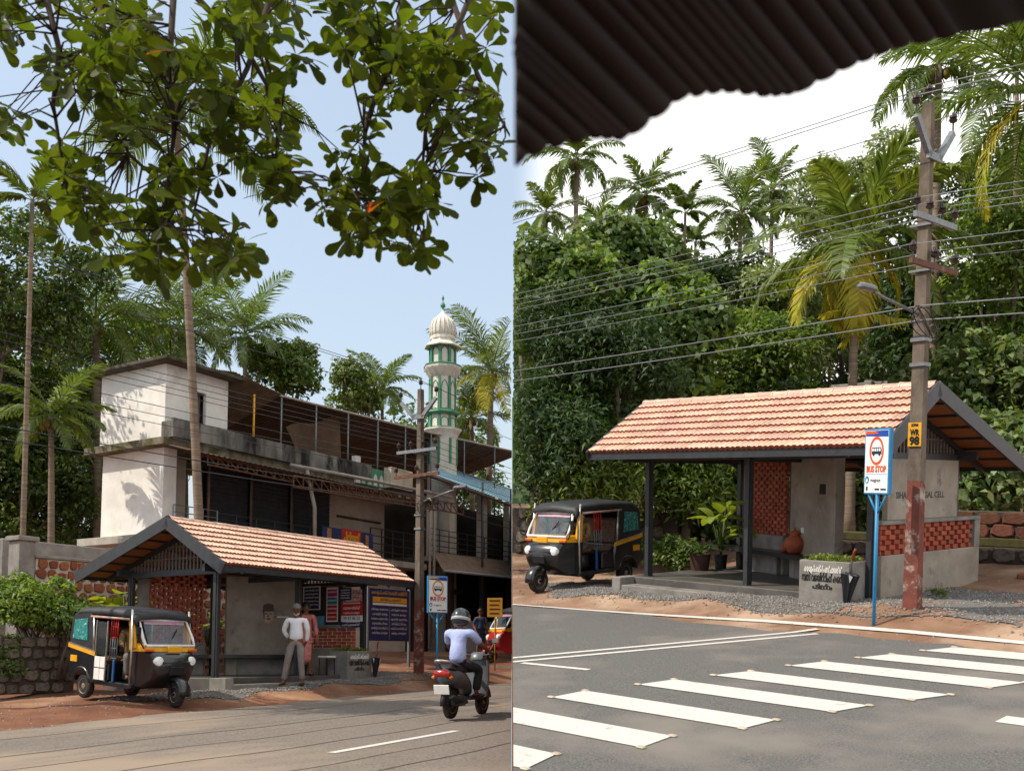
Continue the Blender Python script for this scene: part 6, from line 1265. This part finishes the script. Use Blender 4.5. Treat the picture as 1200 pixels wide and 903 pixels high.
a0, a1 = pix('L', 507, 647, b=10.25), pix('L', 612, 659, b=10.25); c0, c1 = pix('L', 519, 667, b=9.0), pix('L', 612, 678, b=9.0); mb = MB(); n = 60; vs = []
for i in range(n+1): s = i/n; p, q = lerp(a0, a1, s), lerp(c0, c1, s); w = .025*(i % 2); vs += [(p.x-22, p.y-FB, p.z-.5+w), (q.x-22, q.y-FB, q.z-.5+w)]
mb.add(vs, [(2*i, 2*i+1, 2*i+3, 2*i+2) for i in range(n)]); o = mb.build('tile_awning', M('brown_awning', '8d7664', '75604f', .8, 3), Q); o.modifiers.new('t', 'SOLIDIFY').thickness = .03; clip(o, 'L')
clip(MB().tube([(c0.x-22, c0.y-FB-.05, c0.z-.55), (c1.x-22, c1.y-FB-.05, c1.z-.5)], .06, 6).build('awning_edge', M('pale_tin', 'a9b3b6', '8f999d', .5, 3), Q, 1), 'L')
e0, e1 = pix('L', 500, 553, b=9.4), pix('L', 612, 594, b=9.4); r0, r1 = pix('L', 527, 548, b=13), pix('L', 612, 577, b=13); mb = MB(); n = 70; vs = []
for i in range(n+1): s = i/n; p, q = lerp(e0, e1, s), lerp(r0, r1, s); w = .03*(i % 2); vs += [(p.x-22, p.y-FB, p.z-.5+w), (q.x-22, q.y-FB, q.z-.5+w)]
mb.add(vs, [(2*i, 2*i+1, 2*i+3, 2*i+2) for i in range(n)]); o = mb.build('blue_roof', bluesheet, Q); o.modifiers.new('t', 'SOLIDIFY').thickness = .02; clip(o, 'L')
clip(MB().tube([(e0.x-22, e0.y-FB, e0.z-.62), (e1.x-22, e1.y-FB, e1.z-.62)], .07, 6).build('eave_beam', brownsheet, Q, 1), 'L')
for t in (25.0, 27.6, 29.2): clip(MB().tube([(t-22, 9.5-FB, .1), (t-22, 9.5-FB, 8.3)], .06, 8).build('iron_post', ironm, Q, 1), 'L')
# ---- right-hand place: unfinished concrete house above the ridge
U = thing('unfinished_house', 'unfinished concrete house top showing above the tiled ridge', 'house', 'R', (*pix('R', 1020, 456, b=14)[:2], 1.0))
def ub(name, u0, v0, u1, v1, b, th, mat):
    a, c = pix('R', u0, v0, b=b), pix('R', u1, v1, b=b); o0 = pix('R', 1020, 456, b=14); MB().cbox(a.x-o0.x, c.x-o0.x, b-14, b-14+th, c.z-1-(3.2 if v1 > 455 else 0), a.z-1, .02).build(name, mat, U)
ub('wall', 973, 451, 1075, 466, 14.2, .2, concrete); ub('column', 1012, 446, 1021, 466, 14, .18, concrete); ub('column', 1025, 447, 1033, 466, 14, .18, concrete); ub('water_tank_wall', 1047, 430, 1070, 466, 14, .5, concrete)
# ---- corrugated roof the right-hand picture was taken under
o = thing('corrugated_roof', 'dark corrugated sheet roof overhanging the top of the right picture', 'roof', 'R', FI['R'] @ Vector((3.2, .2, -2.6)))
oi = o.matrix_basis.inverted()
def wp(u, v, y): return oi @ Vector(((u-600)/FOC*y, y, -(v-HZ)/FOC*y))
ED = [wp(u, v, lerp(1.35, 1.85, (u-590)/700)) for u, v in ((575, 205), (640, 172), (700, 158), (735, 160), (800, 112), (850, 104), (900, 110), (935, 106), (1000, 74), (1050, 54), (1120, 40), (1290, 8))]; A_, B_ = ED[0], ED[-1]; back = (oi @ Vector((-2.75, -2.5, 1.3)))-(oi @ Vector((0, 0, 0))); mb = MB(); n = 330; vs = []; m_ = 5
dv = (B_-A_); L_ = dv.length; nrm = dv.cross(back).normalized()
for i in range(-60, n+1):
    kk = min(10, max(0, int(i/n*11))); ep = lerp(ED[kk], ED[kk+1], i/n*11-kk) if i >= 0 else A_+(ED[1]-A_)*(i/n*11)
    s = i/n; w = .005*math.sin(s*L_/.046*2*PI); 
    for j in range(m_+1): p = ep+back*(j/m_)+nrm*w; vs.append(p)
k_ = m_+1; tot = n+61
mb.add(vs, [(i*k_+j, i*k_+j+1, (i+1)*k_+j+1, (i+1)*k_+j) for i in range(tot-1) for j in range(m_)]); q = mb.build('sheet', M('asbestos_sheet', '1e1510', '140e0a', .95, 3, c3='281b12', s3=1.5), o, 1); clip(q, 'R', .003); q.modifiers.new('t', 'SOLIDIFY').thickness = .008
for (x, y, zt_) in ((3.4, .3, 2.2), (4.6, .9, 2.0)): MB().tube([oi @ Vector((x, y, -2.4)), oi @ Vector((x, y, .9))], .06, 8).build('post', bark, o, 1)
# wooded hillside behind each place
for P, prof in (('L', [(-60, 6), (-20, 7), (5, 5), (20, 4), (60, 5)]), ('R', [(-60, 9), (-20, 10), (0, 11), (20, 12), (60, 12)])):
    mb = MB(); vs = []; nx = 40; ny = 12
    for j in range(ny):
        for i in range(nx):
            x = lerp(-75, 75, i/(nx-1)); y = lerp(62, 150, j/(ny-1)); h = np.interp(x, [a for a, _ in prof], [b for _, b in prof])
            p = FI[P] @ Vector((x, y, 0)); vs.append((p.x, p.y, gz(p.x, p.y)-1+h*sstep(j, 0, 6)*(1+.15*math.sin(x*.3)+.1*math.sin(x*.9+j))))
    mb.add(vs, [(j*nx+i, j*nx+i+1, (j+1)*nx+i+1, (j+1)*nx+i) for j in range(ny-1) for i in range(nx-1)])
    clip(struct('hillside', mb.mesh('hillside', M('wooded_slope', '3c5226', '2c3d1c', .95, .8, bump=1, bs=2), 1), P), P)
